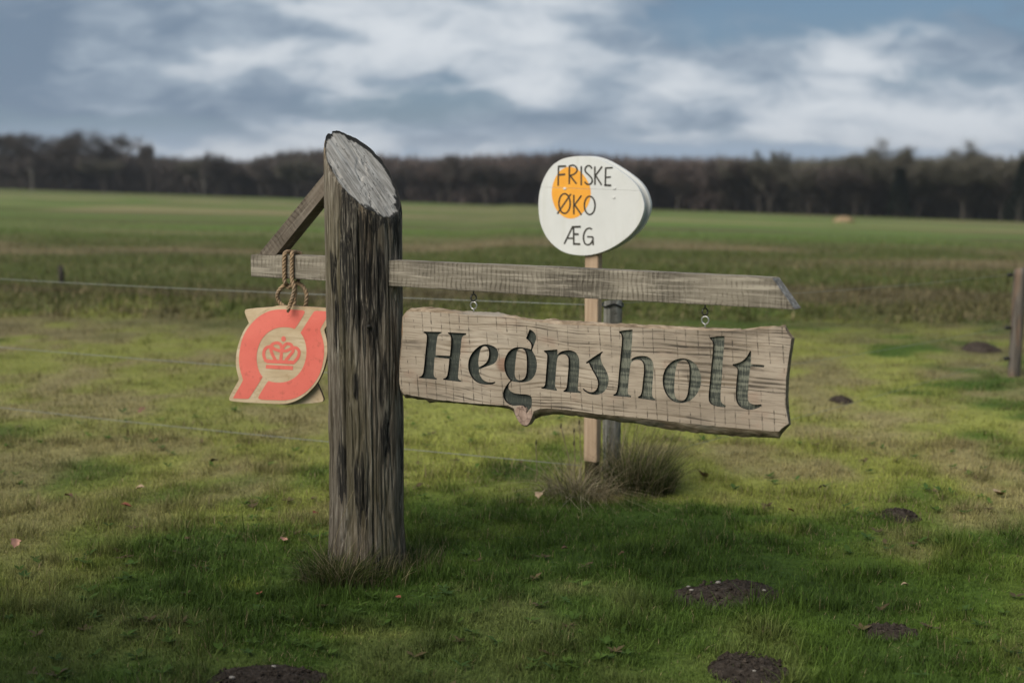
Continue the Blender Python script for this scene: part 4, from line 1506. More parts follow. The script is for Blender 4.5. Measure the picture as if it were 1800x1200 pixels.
# ------------------------------------------------------------------ wire fence
FP = ground_point(1076, 846)
FP.y += 0.06
fence = empty('wire_fence', (FP.x, FP.y, 0))
tag(fence, 'grey wooden fence posts strung with three thin pale wires behind the signs', 'fence')


def fpost_fn(t):
    o = t.coord('Object')
    g = t.noise(t.map(o, (50, 50, 3)), 1.0, 4, 0.6, 0.3)
    b = t.noise(t.map(o, (9, 9, 3)), 1.0, 3)
    l = t.noise(o, 28, 3, 0.6)
    c = t.ramp(g, [(0.3, (0.10, 0.095, 0.080)), (0.55, (0.24, 0.23, 0.20)), (0.75, (0.38, 0.37, 0.33))])
    c = t.mix(t.m('MULTIPLY', t.sstep(b, 0.52, 0.68), 0.5), c, (0.19, 0.125, 0.085))
    c = t.mix(t.m('MULTIPLY', t.sstep(l, 0.58, 0.68), 0.7), c, (0.36, 0.37, 0.31))
    c = t.mix(t.m('MULTIPLY', t.sstep(l, 0.42, 0.32), 0.7), c, (0.05, 0.045, 0.035))
    return {'Base Color': c, 'Roughness': 0.9, 'Specular IOR Level': 0.1, 'Normal': t.bump(t.m('ADD', g, l), 1.0, 0.01)}


M_fpost = mat('fence_post_wood', fpost_fn)
M_rubber = mat('black_insulator', color=(0.012, 0.012, 0.012), rough=0.5)
M_wire = mat('pale_fence_wire', color=(0.22, 0.235, 0.215), rough=0.5, metal=0.3)


M_fpost2 = mat('brown_fence_post_wood', lambda t: (lambda g, b: {'Base Color': t.mix(t.sstep(b, 0.45, 0.6), t.ramp(g, [(0.3, (0.05, 0.042, 0.034)), (0.7, (0.16, 0.14, 0.12))]), t.ramp(g, [(0.3, (0.075, 0.05, 0.036)), (0.7, (0.20, 0.145, 0.105))])), 'Roughness': 0.9})(t.noise(t.map(t.coord(), (50, 50, 3)), 1.0, 4, 0.6), t.noise(t.map(t.coord(), (14, 14, 2.5)), 1.0, 3)))


def fence_post(wx, wy, r, h, lean=(0, 0), insul=(), cap=False):
    z0 = tz(wx, wy)
    n, k = 20, 22
    V, Fc = [], []
    for i in range(k):
        s_ = i / (k - 1)
        for j in range(n):
            a = 2 * math.pi * j / n
            rr = r * (1 + 0.30 * (float(fbm(np.array(j * 0.55), np.array(i * 0.12 + wx), 13, 3)) - 0.5)) * (0.93 if i == k - 1 else 1)
            V.append((wx - FP.x + rr * math.cos(a) + lean[0] * s_ * h, wy - FP.y + rr * math.sin(a) + lean[1] * s_ * h, z0 - 0.2 + s_ * (h + 0.2) + 0.010 * math.cos(a + 1) * (i == k - 1)))
    for i in range(k - 1):
        for j in range(n):
            j2 = (j + 1) % n
            Fc.append((i * n + j, i * n + j2, (i + 1) * n + j2, (i + 1) * n + j))
    Fc.append(tuple((k - 1) * n + j for j in range(n)))
    p = mesh_obj('fence_post', V, Fc, M_fpost if cap else M_fpost2, fence, smooth=True)
    for z in insul:
        pts = [(wx - FP.x - r * 0.95, wy - FP.y - 0.01, z0 + z), (wx - FP.x - r - 0.018, wy - FP.y - 0.016, z0 + z), (wx - FP.x - r - 0.040, wy - FP.y - 0.02, z0 + z)]
        tube('insulator', pts, [0.010, 0.016, 0.012], M_rubber, p, 8)
    if cap:
        pts = [(wx - FP.x + math.cos(a) * (r + 0.006), wy - FP.y + math.sin(a) * (r + 0.006), z0 + h - 0.022 + 0.008 * math.sin(3 * a)) for a in np.linspace(0, 2 * math.pi, 22)]
        tube('wire_wrap', pts, 0.0042, M_rubber, p, 7)
        pts = [(wx - FP.x + math.cos(a) * (r + 0.004), wy - FP.y + math.sin(a) * (r + 0.004), z0 + 0.06) for a in np.linspace(0, 2 * math.pi, 18)]
        tube('wire_wrap', pts, 0.008, M_rubber, p, 7)
    return p


WZ = [0.895, 0.46, 0.075]
LP = Vector((-4.9, 9.75, 0))
RP = ground_point(1782, 652)
fence_post(FP.x, FP.y, 0.046, 0.925, cap=True)
fence_post(LP.x, LP.y, 0.045, 0.95, insul=WZ)
fence_post(RP.x, RP.y, 0.047, 0.84, lean=(0.02, 0), insul=(0.79, 0.38, 0.14))
for i, z in enumerate(WZ):
    pts = []
    a = Vector((LP.x + 0.05, LP.y - 0.02, tz(LP.x, LP.y) + z))
    b = Vector((FP.x - 0.05, FP.y - 0.03, z + (0.01 if i == 2 else 0)))
    if i == 2:
        b = Vector((EGG.x - 0.06, EGG.y, z + 0.03))
    for k in range(25):
        s_ = k / 24
        p = a.lerp(b, s_)
        p.z -= 0.02 * math.sin(math.pi * s_)
        pts.append(p - Vector((FP.x, FP.y, 0)))
    tube('fence_wire', pts, 0.0017, M_wire, fence, 6)
    c = Vector((RP.x - 0.085, RP.y - 0.02, tz(RP.x, RP.y) + (0.79, 0.38, 0.14)[i]))
    b = Vector((FP.x + 0.05, FP.y - 0.01, z + 0.01))
    pts = [b.lerp(c, k / 24) - Vector((FP.x, FP.y, 0.02 * math.sin(math.pi * k / 24))) for k in range(25)]
    tube('fence_wire', pts, 0.0011, M_wire, fence, 6)
# distant dark stake at the edge of the lawn
stk = ground_point(108, 512, -0.05)
stake = empty('fence_stake', (stk.x * 1.25, stk.y * 1.25, tz(stk.x * 1.25, stk.y * 1.25)))
tag(stake, 'short dark wooden stake at the far left edge of the lawn', 'stake')
mesh_obj('stake', *tube_arrays([(0, 0, -0.1), (0.01, 0, 0.15), (0.0, 0.0, 0.30)], [0.05, 0.048, 0.04], 9), mat('dark_stake', color=(0.035, 0.03, 0.024), rough=0.9), stake, smooth=True)

# ------------------------------------------------------------------ soil patches
def soil_fn(t):
    o = t.coord('Object')
    n = t.noise(o, 45, 6, 0.7)
    b = t.noise(o, 9, 3)
    c = t.ramp(n, [(0.3, (0.024, 0.019, 0.015)), (0.52, (0.060, 0.048, 0.039)), (0.72, (0.12, 0.098, 0.080))])
    c = t.mix(t.m('MULTIPLY', t.sstep(b, 0.55, 0.7), 0.4), c, (0.030, 0.022, 0.017))
    return {'Base Color': c, 'Roughness': 1.0, 'Specular IOR Level': 0.05, 'Normal': t.bump(n, 1.0, 0.02)}


M_soil = mat('bare_soil', soil_fn)
M_peb = mat('pale_pebble', color=(0.27, 0.245, 0.215), rough=0.8)
soil_labels = ['largest bare dark soil patch with pale pebbles right of the log', 'bare soil patch at the bottom edge below the pebbly patch', 'bare dark soil patch at the bottom edge left of the log',
               'small dark molehill on the lawn at the right', 'faint thin soil scrape on the lawn in the lower right', 'dark molehill beside the right fence post', 'small far molehill right of the carved board']
for k, (x, y, rx, ry, rot, h) in enumerate(SOIL):
    n, m_ = 40, 14
    V, Fc = [], []
    z0 = tz(x, y)
    for i in range(m_):
        r = i / (m_ - 1)
        for j in range(n):
            a = 2 * math.pi * j / n
            f = 1 / (1 + 0.35 * (float(vnoise(np.array((((a + math.pi) % (2 * math.pi)) - math.pi) * 2.2 + 10), np.array(x * 3), 5)) - 0.5)) * 1.05
            lx, ly = math.cos(a) * rx * r * f, math.sin(a) * ry * r * f
            gx = lx * math.cos(rot) - ly * math.sin(rot)
            gy = lx * math.sin(rot) + ly * math.cos(rot)
            zz = tz(x + gx, y + gy) - z0 + h * 0.55 * (1 - r ** 2.0) + 0.030 * (float(fbm(np.array(gx * 34), np.array(gy * 34), 7, 3)) - 0.4) * (1 - r) ** 0.3 - 0.006 * r
            V.append((gx, gy, zz + 0.004))
    for i in range(m_ - 1):
        for j in range(n):
            j2 = (j + 1) % n
            Fc.append((i * n + j, i * n + j2, (i + 1) * n + j2, (i + 1) * n + j))
    root = empty('soil_patch', (x, y, z0))
    tag(root, soil_labels[k], 'soil patch', 'bare soil patches in the lawn')
    mesh_obj('soil', V, Fc, M_soil, root, smooth=True)
    CV, CF = [], []
    rs = random.Random(k)
    for q_ in range(int(9000 * rx * ry) + 60):
        a, r = rs.random() * 6.28, rs.random() ** 0.5 * 1.08
        lx, ly = math.cos(a) * rx * r, math.sin(a) * ry * r
        gx = lx * math.cos(rot) - ly * math.sin(rot)
        gy = lx * math.sin(rot) + ly * math.cos(rot)
        cr_ = rs.uniform(0.002, 0.009) * rs.uniform(0.5, 1.3)
        cz = tz(x + gx, y + gy) - z0 + h * 0.55 * max(0, 1 - r * r) + 0.005
        b0 = len(CV)
        for (ox_, oy_, oz_) in ((1, 0, 0), (0, 1, 0), (-1, 0, 0), (0, -1, 0), (0, 0, 1), (0, 0, -1)):
            CV.append((gx + ox_ * cr_ * rs.uniform(0.7, 1.4), gy + oy_ * cr_ * rs.uniform(0.7, 1.4), cz + oz_ * cr_ * rs.uniform(0.6, 1.2)))
        for f_ in ((0, 1, 4), (1, 2, 4), (2, 3, 4), (3, 0, 4), (1, 0, 5), (2, 1, 5), (3, 2, 5), (0, 3, 5)):
            CF.append(tuple(b0 + i_ for i_ in f_))
    cl_o = mesh_obj('soil_crumbs', CV, CF, M_soil, root)
    cl_o['kind'] = 'stuff'
    if k < 3:
        for q_ in range(4 if k == 0 else 2):
            a, r = random.random() * 6.28, random.random() ** 0.6 * 0.8
            lx, ly = math.cos(a) * rx * r, math.sin(a) * ry * r
            bm = bmesh.new()
            bmesh.ops.create_icosphere(bm, subdivisions=1, radius=random.uniform(0.003, 0.0075))
            for v in bm.verts:
                v.co = Vector((v.co.x * 1.4, v.co.y, v.co.z * 0.7)) * random.uniform(0.85, 1.15) + Vector((lx, ly, tz(x + lx, y + ly) - z0 + h * 0.55 * (1 - r * r) + 0.009))
            me = bpy.data.meshes.new('pebble')
            bm.to_mesh(me)
            bm.free()
            me.materials.append(M_peb)
            pe = link(bpy.data.objects.new('pebble', me))
            pe.parent = root

# ------------------------------------------------------------------ fallen leaves
leaf_cols = {'reddish': (0.24, 0.075, 0.045), 'tan': (0.42, 0.30, 0.19), 'brown': (0.15, 0.085, 0.05), 'pinkish': (0.45, 0.24, 0.17), 'dark': (0.03, 0.024, 0.018)}
leaf_m = {k: mat('leaf_' + k, (lambda c: lambda t: {'Base Color': t.mix(1.0, c, t.ramp(t.noise(t.coord(), 50, 3), [(0.3, 0.6), (0.7, 1.2)]), 'MULTIPLY'), 'Roughness': 0.7})(v)) for k, v in leaf_cols.items()}
LEAVES = [(700, 1062, 'reddish', 'reddish leaf scrap before the right foot of the log', 0.03), (1092, 985, 'brown', 'brown leaf scrap on the lawn below the carved g', 0.03), (1590, 1040, 'tan', 'tan leaf on the lawn above the faint soil scrape', 0.03), (120, 880, 'brown', 'brown leaf at the far left of the lawn behind the pinkish leaf', 0.05), (330, 960, 'brown', 'brown leaf between the tiny pale fragment and the pinkish leaf', 0.03), (1390, 905, 'reddish', 'reddish leaf on the lawn left of the right molehill', 0.035), (222, 901, 'reddish', 'reddish fallen leaf on the lawn far left of the log', 0.05), (246, 866, 'tan', 'tan fallen leaf on the lawn behind the reddish leaf', 0.05), (27, 969, 'pinkish', 'pinkish fallen leaf at the left edge of the lawn', 0.055),
          (499, 961, 'pinkish', 'pinkish fallen leaf just left of the log base', 0.045), (456, 1050, 'reddish', 'small reddish leaf in front left of the log', 0.035), (376, 818, 'dark', 'dark curled leaf on the lawn below the emblem', 0.05),
          (250, 735, 'brown', 'brown leaf on the far lawn left of the emblem', 0.06), (950, 881, 'tan', 'pale tan curled leaf left of the egg sign stake', 0.07), (1236, 841, 'brown', 'brown curled leaf right of the grass tussock', 0.075),
          (1445, 863, 'dark', 'small dark leaf on the lawn below the board end', 0.05), (1756, 871, 'tan', 'tan stony looking leaf at the right edge of the lawn', 0.08), (225, 1008, 'tan', 'tiny pale leaf fragment on the lower left lawn', 0.02),
          (993, 972, 'brown', 'brown leaf in the grass right of the log', 0.035), (555, 912, 'reddish', 'reddish leaf close beside the left of the log', 0.035)]
for (u, v, kd, lab, s_) in LEAVES:
    p = ground_point(u, v)
    p.z = tz(p.x, p.y) + 0.030
    n = 9
    V, Fc = [], []
    for i in range(n):
        q_ = i / (n - 1)
        wv = math.sin(math.pi * min(1, q_ * 1.08)) ** 0.7 * 0.36 * (1 + 0.25 * math.sin(q_ * 17 + u))
        zc_ = 0.30 * math.sin(q_ * 2.6 + u)
        for sgn in (-1, 0, 1):
            V.append(((q_ - 0.5) * s_, sgn * wv * s_, (zc_ * 0.5 + abs(sgn) * 0.22 * math.sin(q_ * 3)) * s_))
    for i in range(n - 1):
        for k in range(2):
            a = i * 3 + k
            Fc.append((a, a + 1, a + 4, a + 3))
    o = mesh_obj('fallen_leaf', V, Fc, leaf_m[kd], None, smooth=True)
    o.location = p
    o.rotation_euler = (random.uniform(-0.3, 0.3), random.uniform(-0.3, 0.3), random.random() * 6.28)
    tag(o, lab, 'leaf', 'fallen leaves on the lawn')

# ------------------------------------------------------------------ long grass: tussock, log base, dry clumps
def long_grass(name, label, cx, cy, n, r0, h0, h1, bend, cols, width=0.004, lean_dir=None, spread_pow=0.7, seeds=0, mask=None):
    V, Fc, C = [], [], []
    z0 = tz(cx, cy)
    for i in range(n):
        a = random.random() * 2 * math.pi
        r = r0 * random.random() ** spread_pow
        bx, by = math.cos(a) * r, math.sin(a) * r
        if mask and mask(bx + cx, by + cy):
            continue
        h = random.uniform(h0, h1)
        oa = a + random.gauss(0, 0.7)
        ob_ = bend * random.uniform(0.3, 1.5)
        ox, oy = math.cos(oa) * ob_ * h, math.sin(oa) * ob_ * h
        if lean_dir:
            ox += lean_dir[0] * h * random.uniform(0.2, 1.0)
            oy += lean_dir[1] * h * random.uniform(0.2, 1.0)
        col = np.array(random.choice(cols)) * random.uniform(0.6, 1.3)
        b = len(V)
        wa = random.random() * math.pi
        wx, wy = math.cos(wa) * width, math.sin(wa) * width
        z1 = tz(cx + bx, cy + by) - z0
        droop = max(0.0, math.hypot(ox, oy) / h - 0.5) * 0.6
        for k in range(5):
            q_ = k / 4
            zz = h * (q_ - droop * q_ * q_)
            fx, fy = bx + ox * q_ ** 1.8, by + oy * q_ ** 1.8
            ww = (1 - q_ * 0.85) * 0.5
            V += [(fx - wx * ww, fy - wy * ww, z1 + zz), (fx + wx * ww, fy + wy * ww, z1 + zz)]
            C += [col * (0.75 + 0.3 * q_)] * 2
            if k:
                Fc.append((b + 2 * k - 2, b + 2 * k - 1, b + 2 * k + 1, b + 2 * k))
    o = np_mesh(name, np.array(V), np.array(Fc), M_grass, colors=np.array(C))
    o.location = (cx, cy, z0)
    tag(o, label, 'grass clump')
    return o


GA, GB, GC, GD = (0.095, 0.112, 0.034), (0.26, 0.215, 0.125), (0.045, 0.062, 0.020), (0.38, 0.32, 0.21)
tp = ground_point(1128, 858)
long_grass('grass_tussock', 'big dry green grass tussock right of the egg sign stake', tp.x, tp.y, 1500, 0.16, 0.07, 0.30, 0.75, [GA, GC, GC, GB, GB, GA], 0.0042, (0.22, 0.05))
long_grass('seeding_grass', 'tall seeding grass stems rising above the tussock', tp.x - 0.05, tp.y + 0.03, 150, 0.17, 0.26, 0.50, 0.30, [GB, GD, GB, GA], 0.0038, (0.40, 0.1))
dp = ground_point(1015, 868)
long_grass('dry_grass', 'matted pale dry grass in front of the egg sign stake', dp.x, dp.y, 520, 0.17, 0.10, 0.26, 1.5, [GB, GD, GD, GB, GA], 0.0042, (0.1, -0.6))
bp_ = ground_point(588, 1022)
lm = lambda x, y: math.hypot(x - LOG.x, y - LOG.y) < 0.15
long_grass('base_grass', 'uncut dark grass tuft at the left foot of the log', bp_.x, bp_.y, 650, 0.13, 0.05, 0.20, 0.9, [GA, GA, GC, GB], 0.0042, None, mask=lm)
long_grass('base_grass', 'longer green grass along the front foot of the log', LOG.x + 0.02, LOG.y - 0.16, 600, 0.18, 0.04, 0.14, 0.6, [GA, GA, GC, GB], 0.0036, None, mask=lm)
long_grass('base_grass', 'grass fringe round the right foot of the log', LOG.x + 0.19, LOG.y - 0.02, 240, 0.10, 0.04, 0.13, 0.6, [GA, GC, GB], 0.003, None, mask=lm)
# single long dry stalks leaning on the log and weeds by the wire
M_stalk = mat('dry_stalk', color=(0.20, 0.165, 0.095), rough=0.8)
M_seed = mat('dark_seed_head', color=(0.035, 0.028, 0.02), rough=0.9)
for (u0, v0, u1, v1, lab) in ((582, 985, 621, 862, 'long pale dry stalk leaning on the lower log'), (692, 1045, 694, 985, 'short pale dry stalk before the right of the log'), (545, 1022, 566, 1000, 'short bent dry stalk left of the log foot')):
    a = ground_point(u0, v0 + 22)
    a.y = LOG.y - 0.20
    d0, d1 = ray(u0, v0), ray(u1, v1)
    p0 = Vector((0, 0, CAM_H)) + d0 * ((LOG.y - 0.21) / d0.y)
    p1 = Vector((0, 0, CAM_H)) + d1 * ((LOG.y - 0.165) / d1.y)
    mid = p0.lerp(p1, 0.5) + Vector((-0.008, 0, 0.006))
    o = tube('dry_stalk', catmull([Vector((p0.x - 0.004, p0.y, tz(p0.x, p0.y) - 0.01)), p0, mid, p1], 6), 0.0012, M_stalk, None, 5)
    tag(o, lab, 'stalk')
for (u0, v0, u1, v1, lab) in ((941, 862, 942, 778, 'thin weed stem with dark seed head, leftmost by the low wire'), (1006, 850, 986, 748, 'leaning weed stem with dark seed head left of the egg stake'), (1008, 845, 1009, 757, 'upright weed stem with two dark seed heads beside the egg stake'), (1020, 848, 1018, 742, 'tall bare weed stem touching the egg stake')):
    yy = EGG.y + 0.12
    d0, d1 = ray(u0, v0), ray(u1, v1)
    p0 = Vector((0, 0, CAM_H)) + d0 * (yy / d0.y)
    p1 = Vector((0, 0, CAM_H)) + d1 * (yy / d1.y)
    wroot = empty('weed_stem', (p0.x, p0.y, tz(p0.x, p0.y)))
    tag(wroot, lab, 'weed')
    off = wroot.location.copy()
    q0 = Vector((0, 0, -0.02))
    tube('stem', catmull([q0, (p0 - off).lerp(p1 - off, 0.4) + Vector((0.006, 0, 0)), p1 - off], 6), 0.0028, M_stalk, wroot, 5)
    for kk in (1.0, 0.78):
        c = (q0).lerp(p1 - off, kk)
        tube('seed_head', [c + Vector((0, 0, -0.014)), c, c + Vector((0.002, 0, 0.014))], [0.002, 0.0042, 0.002], M_seed, wroot, 6)
        if 'two' not in lab:
            break

# ------------------------------------------------------------------ trees
def bare_tree_mesh(seed, H, spread, twig_n, twig_w, twig_len, dense=False):
    rnd = random.Random(seed)
    tr_V, tr_F, tips = [], [], []

    def seg(a, b, r0, r1):
        mid = a.lerp(b, 0.5) + Vector((rnd.gauss(0, 1), rnd.gauss(0, 1), 0)) * (b - a).length * 0.05
        v, f = tube_arrays([a, mid, b], [r0, (r0 + r1) / 2, r1], 5, cap=False)
        o_ = len(tr_V)
        tr_V.extend(v)
        tr_F.extend([tuple(x + o_ for x in q_) for q_ in f])

    def grow(a, d, L, r, lev):
        b = a + d * L
        seg(a, b, r, r * 0.62)
        tips.append((b, d, L, lev))
        if lev >= 4:
            return
        n = 3 if lev < 3 else 2
        for i in range(n):
            az_ = rnd.random() * 6.28
            tilt = rnd.uniform(0.3, 0.85) * spread
            side = Vector((math.cos(az_), math.sin(az_), 0))
            nd = (d * math.cos(tilt) + side * math.sin(tilt) + Vector((0, 0, 0.22))).normalized()
            grow(a.lerp(b, rnd.uniform(0.6, 1.0)), nd, L * rnd.uniform(0.58, 0.82), r * 0.58, lev + 1)
    th = H * rnd.uniform(0.18, 0.26)
    seg(Vector((0, 0, -0.5)), Vector((0, 0, th)), H * 0.020, H * 0.016)
    for i in range(3 if not dense else 5):
        az_ = i * 2.1 + rnd.random()
        tl = rnd.uniform(0.15, 0.6) * spread
        grow(Vector((0, 0, th * rnd.uniform(0.55, 1.0))), Vector((math.cos(az_) * math.sin(tl), math.sin(az_) * math.sin(tl), math.cos(tl))), H * rnd.uniform(0.24, 0.32), H * 0.011, 1)
    top = max(t_[0].z for t_ in tips)
    kz_ = H * 0.93 / top
    for v in tr_V:
        v.z *= kz_
    nr_ = np.random.default_rng(seed)
    src = [t_ for t_ in tips if t_[3] >= 2]
    idx = nr_.integers(0, len(src), twig_n)
    P0 = np.array([[s_[0].x, s_[0].y, s_[0].z * kz_] for s_ in src])[idx]
    D0 = np.array([list(s_[1]) for s_ in src])[idx]
    P0 = P0 + nr_.normal(0, 1, (twig_n, 3)) * H * 0.030
    D0 = D0 + nr_.normal(0, 0.55, (twig_n, 3)) + np.array([0, 0, 0.15])
    D0 /= np.linalg.norm(D0, axis=1)[:, None]
    Sd = np.cross(D0, nr_.normal(0, 1, (twig_n, 3)))
    Sd /= np.linalg.norm(Sd, axis=1)[:, None] + 1e-9
    Ln = twig_len * (0.5 + nr_.random(twig_n))[:, None]
    Wd = twig_w * (0.5 + nr_.random(twig_n))[:, None]
    tv = np.stack([P0 - Sd * Wd, P0 + Sd * Wd, P0 + D0 * Ln], 1).reshape(-1, 3)
    tf = np.arange(twig_n * 3).reshape(-1, 3)
    return tr_V, tr_F, tv, tf


def twig_mat(name, c1, c2):
    return mat(name, lambda t: {'Base Color': t.mix(t.noise(t.coord(), 0.8, 3), c1, c2), 'Roughness': 0.95, 'Specular IOR Level': 0.1})


M_trunk = twig_mat('dark_bark', (0.050, 0.043, 0.037), (0.09, 0.078, 0.066))
M_birch = twig_mat('pale_birch_bark', (0.16, 0.15, 0.13), (0.28, 0.26, 0.23))
M_tw1 = twig_mat('brown_twigs', (0.052, 0.044, 0.038), (0.095, 0.080, 0.069))
M_tw2 = twig_mat('olive_twigs', (0.070, 0.065, 0.049), (0.120, 0.110, 0.084))
M_tw3 = twig_mat('russet_twigs', (0.072, 0.057, 0.050), (0.120, 0.094, 0.082))
M_fir = twig_mat('dark_needles', (0.008, 0.013, 0.008), (0.018, 0.026, 0.014))

SKIN = {}


def tree_meshes(kind, seed, H, spread, n, w_, l_, mt, mb=None, dense=False):
    tv, tf, cv, cf = bare_tree_mesh(seed, H, spread, n, w_, l_, dense)
    a = bpy.data.meshes.new('trunk')
    a.from_pydata([tuple(v) for v in tv], [], tf)
    a.materials.append(mb or M_trunk)
    b = np_mesh('crown', cv, cf, mt)
    me = b.data
    bpy.data.objects.remove(b)
    SKIN[kind] = (a, me, H)


for i in range(4):
    tree_meshes(('tall', i), 100 + i, 12, 1.1, 7000, 0.014, 1.3, M_tw1)
for i in range(3):
    tree_meshes(('olive', i), 200 + i, 12, 1.15, 13000, 0.015, 1.1, M_tw2)
for i in range(4):
    tree_meshes(('bush', i), 300 + i, 8, 1.25, 14000, 0.026, 0.95, (M_tw1, M_tw2, M_tw3, M_tw1)[i], dense=True)
tree_meshes(('birch', 0), 400, 11, 0.8, 2200, 0.03, 0.8, M_tw1, M_birch)


def depth_at(u):
    return 300 - 105 * min(1.15, max(-0.15, u / 1800))


def put_tree(kind, u, height, label, group=None, back=0.0, name='bare_tree', width=1.0):
    a, b, H = SKIN[kind]
    Y = depth_at(u) + back
    X = (u - 900) / F * Y * 1.0
    root = empty(name, (X, Y, tz(X, Y)), random.random() * 6.28)
    s_ = height / H
    root.scale = (s_ * width, s_ * width, s_)
    tag(root, label, 'tree', group)
    for nm, me in (('trunk', a), ('crown', b)):
        o = bpy.data.objects.new(nm, me)
        o.parent = root
        link(o)
    return root


def need(u, vtop, back=0.0):
    Y = depth_at(u) + back
    X = (u - 900) / F * Y
    return CAM_H + (288 - vtop) / F * Y - tz(X, Y)


# trees that stand clear of the wood's outline
put_tree(('tall', 0), 62, need(62, 235), 'tall bare tree at the far left edge of the wood', width=1.5)
put_tree(('tall', 1), 122, need(122, 241), 'bare tree second from the left in the far wood', width=1.5)
put_tree(('tall', 2), 190, need(190, 232), 'tall rounded bare tree left of the small lone treetop', width=1.6)
put_tree(('tall', 3), 10, need(10, 236), 'bare tree cut by the left picture edge', width=1.5)
put_tree(('tall', 1), 265, need(265, 252), 'small thin treetop standing alone in the left skyline', width=0.6)
put_tree(('tall', 2), 385, need(385, 268), 'thin bare treetop above the wood left of the log', width=0.9)
put_tree(('tall', 0), 460, need(460, 277), 'bare treetop just left of the diagonal brace', width=0.8)
put_tree(('tall', 3), 790, need(790, 272), 'thin bare treetop in the skyline right of the log', width=0.7)
put_tree(('tall', 0), 990, need(990, 266), 'bare treetop just behind the egg sign', width=0.8)
put_tree(('olive', 0), 1352, need(1352, 266), 'olive bare tree left of the large round tree on the right', width=0.8)
put_tree(('olive', 1), 1522, need(1522, 248), 'large round bare tree on the right skyline', width=1.35)
put_tree(('olive', 2), 1572, need(1572, 262), 'slim bare tree next to the large round one on the right', width=0.7)
put_tree(('olive', 1), 1690, need(1690, 250), 'broad bare tree near the right picture edge', width=1.4)
put_tree(('olive', 2), 1790, need(1790, 264), 'bare tree cut by the right picture edge', width=0.9)
put_tree(('birch', 0), 62, need(62, 275), 'pale birch trunk against the dark wood at the far left', back=-10, name='birch_tree', width=0.6)
put_tree(('birch', 0), 362, need(362, 296), 'pale birch in front of the wood left of the log', back=-12, name='birch_tree', width=0.6)

# shrubs and smaller trees along the wood's edge
rl = random.Random(5)
for i in range(46):
    u = -60 + i * 42 + rl.uniform(-12, 12)
    vt = 288 + 5 * math.sin(i * 1.7) + (8 if 400 < u < 470 else 0)
    if u > 1380:
        vt = 292 + rl.uniform(-4, 4)
    sec = ('left', 'middle', 'right')[0 if u < 600 else 1 if u < 1250 else 2]
    kd = ('bush', rl.choice([0, 3, 0, 1]) if u < 600 else rl.choice([0, 2, 3, 2]) if u < 1250 else rl.choice([1, 1, 0]))
    put_tree(kd, u, max(4, need(u, vt + rl.uniform(-3, 8), 6)), 'dense leafless shrub along the %s of the far wood edge' % sec, 'leafless shrubs of the wood edge, ' + sec, back=rl.uniform(-4, 14), name='wood_edge_shrub', width=1.5)


def fir(u, vtop, label, wd=1.0):
    Y = depth_at(u) - 6
    X = (u - 900) / F * Y
    H = need(u, vtop, -6)
    root = empty('fir_tree', (X, Y, tz(X, Y)))
    tag(root, label, 'tree')
    mesh_obj('trunk', *tube_arrays([(0, 0, -0.3), (0, 0, H * 0.6), (0, 0, H * 0.97)], [0.18, 0.1, 0.02], 6), M_trunk, root)
    n = 2600
    h = rng.random(n) ** 0.8
    r = (1 - h) * H * 0.24 * wd * (0.4 + 0.6 * rng.random(n)) + 0.15
    a = rng.random(n) * 6.283
    p = np.stack([r * np.cos(a), r * np.sin(a), h * H * 0.96 + 0.4], -1)
    d = np.stack([np.cos(a), np.sin(a), -0.3 + 0.3 * rng.random(n)], -1)
    s_ = np.stack([-np.sin(a), np.cos(a), 0.3 * rng.normal(size=n)], -1)
    V = np.stack([p - s_ * 0.14, p + s_ * 0.14, p + d * 0.7], 1).reshape(-1, 3)
    np_mesh('crown', V, np.arange(3 * n).reshape(-1, 3), M_fir, root)


fir(1578, 296, 'dark conifer in the wood below the large round tree', 0.8)
fir(1796, 282, 'dark conifer at the right picture edge', 1.3)

# the wood behind: reads as one mass
def wood_mass(name, u0, u1, back0, back1, n, vskyl, mts, size):
    u = u0 + (u1 - u0) * rng.random(n)
    Y = np.array([depth_at(x) for x in u]) + back0 + (back1 - back0) * rng.random(n)
    X = (u - 900) / F * Y
    zt = CAM_H + (288 - vskyl(u) + 10 * (fbm(u * 0.03, Y * 0.05, 5, 3) - 0.55)) / F * Y
    zg = terrain(X, Y)
    q_ = rng.random(n) ** 0.8
    Z = zg + (zt - zg) * q_
    p = np.stack([X, Y, Z], -1)
    d = rng.normal(size=(n, 3)) * np.array([0.6, 0.6, 1.0]) + np.array([0, 0, 0.4])
    d /= np.linalg.norm(d, axis=1)[:, None]
    s_ = np.cross(d, rng.normal(size=(n, 3)))
    s_ /= np.linalg.norm(s_, axis=1)[:, None]
    L = size * (0.5 + rng.random(n))[:, None]
    V = np.stack([p - s_ * L * 0.07, p + s_ * L * 0.07, p + d * L * 1.3], 1).reshape(-1, 3)
    o = np_mesh(name, V, np.arange(3 * n).reshape(-1, 3), mts)
    o['kind'] = 'stuff'
    o['label'] = 'dark leafless wood along the far edge of the field'
    return o


def sky1(u):
    return np.interp(u, [-200, 0, 120, 210, 260, 330, 430, 450, 480, 500, 570, 640, 760, 860, 1000, 1120, 1300, 1400, 1470, 1560, 1600, 1650, 1720, 1800, 2000],
                     [276, 277, 278, 278, 283, 289, 294, 294, 284, 276, 277, 283, 290, 285, 281, 288, 293, 292, 288, 287, 292, 290, 288, 292, 290])


wood_mass('woodland', -220, 620, 8, 70, 90000, sky1, M_tw1, 1.5)
wood_mass('woodland', 560, 1320, 10, 80, 85000, sky1, M_tw3, 1.5)
wood_mass('woodland', 1260, 2050, 6, 60, 75000, sky1, M_tw2, 1.3)

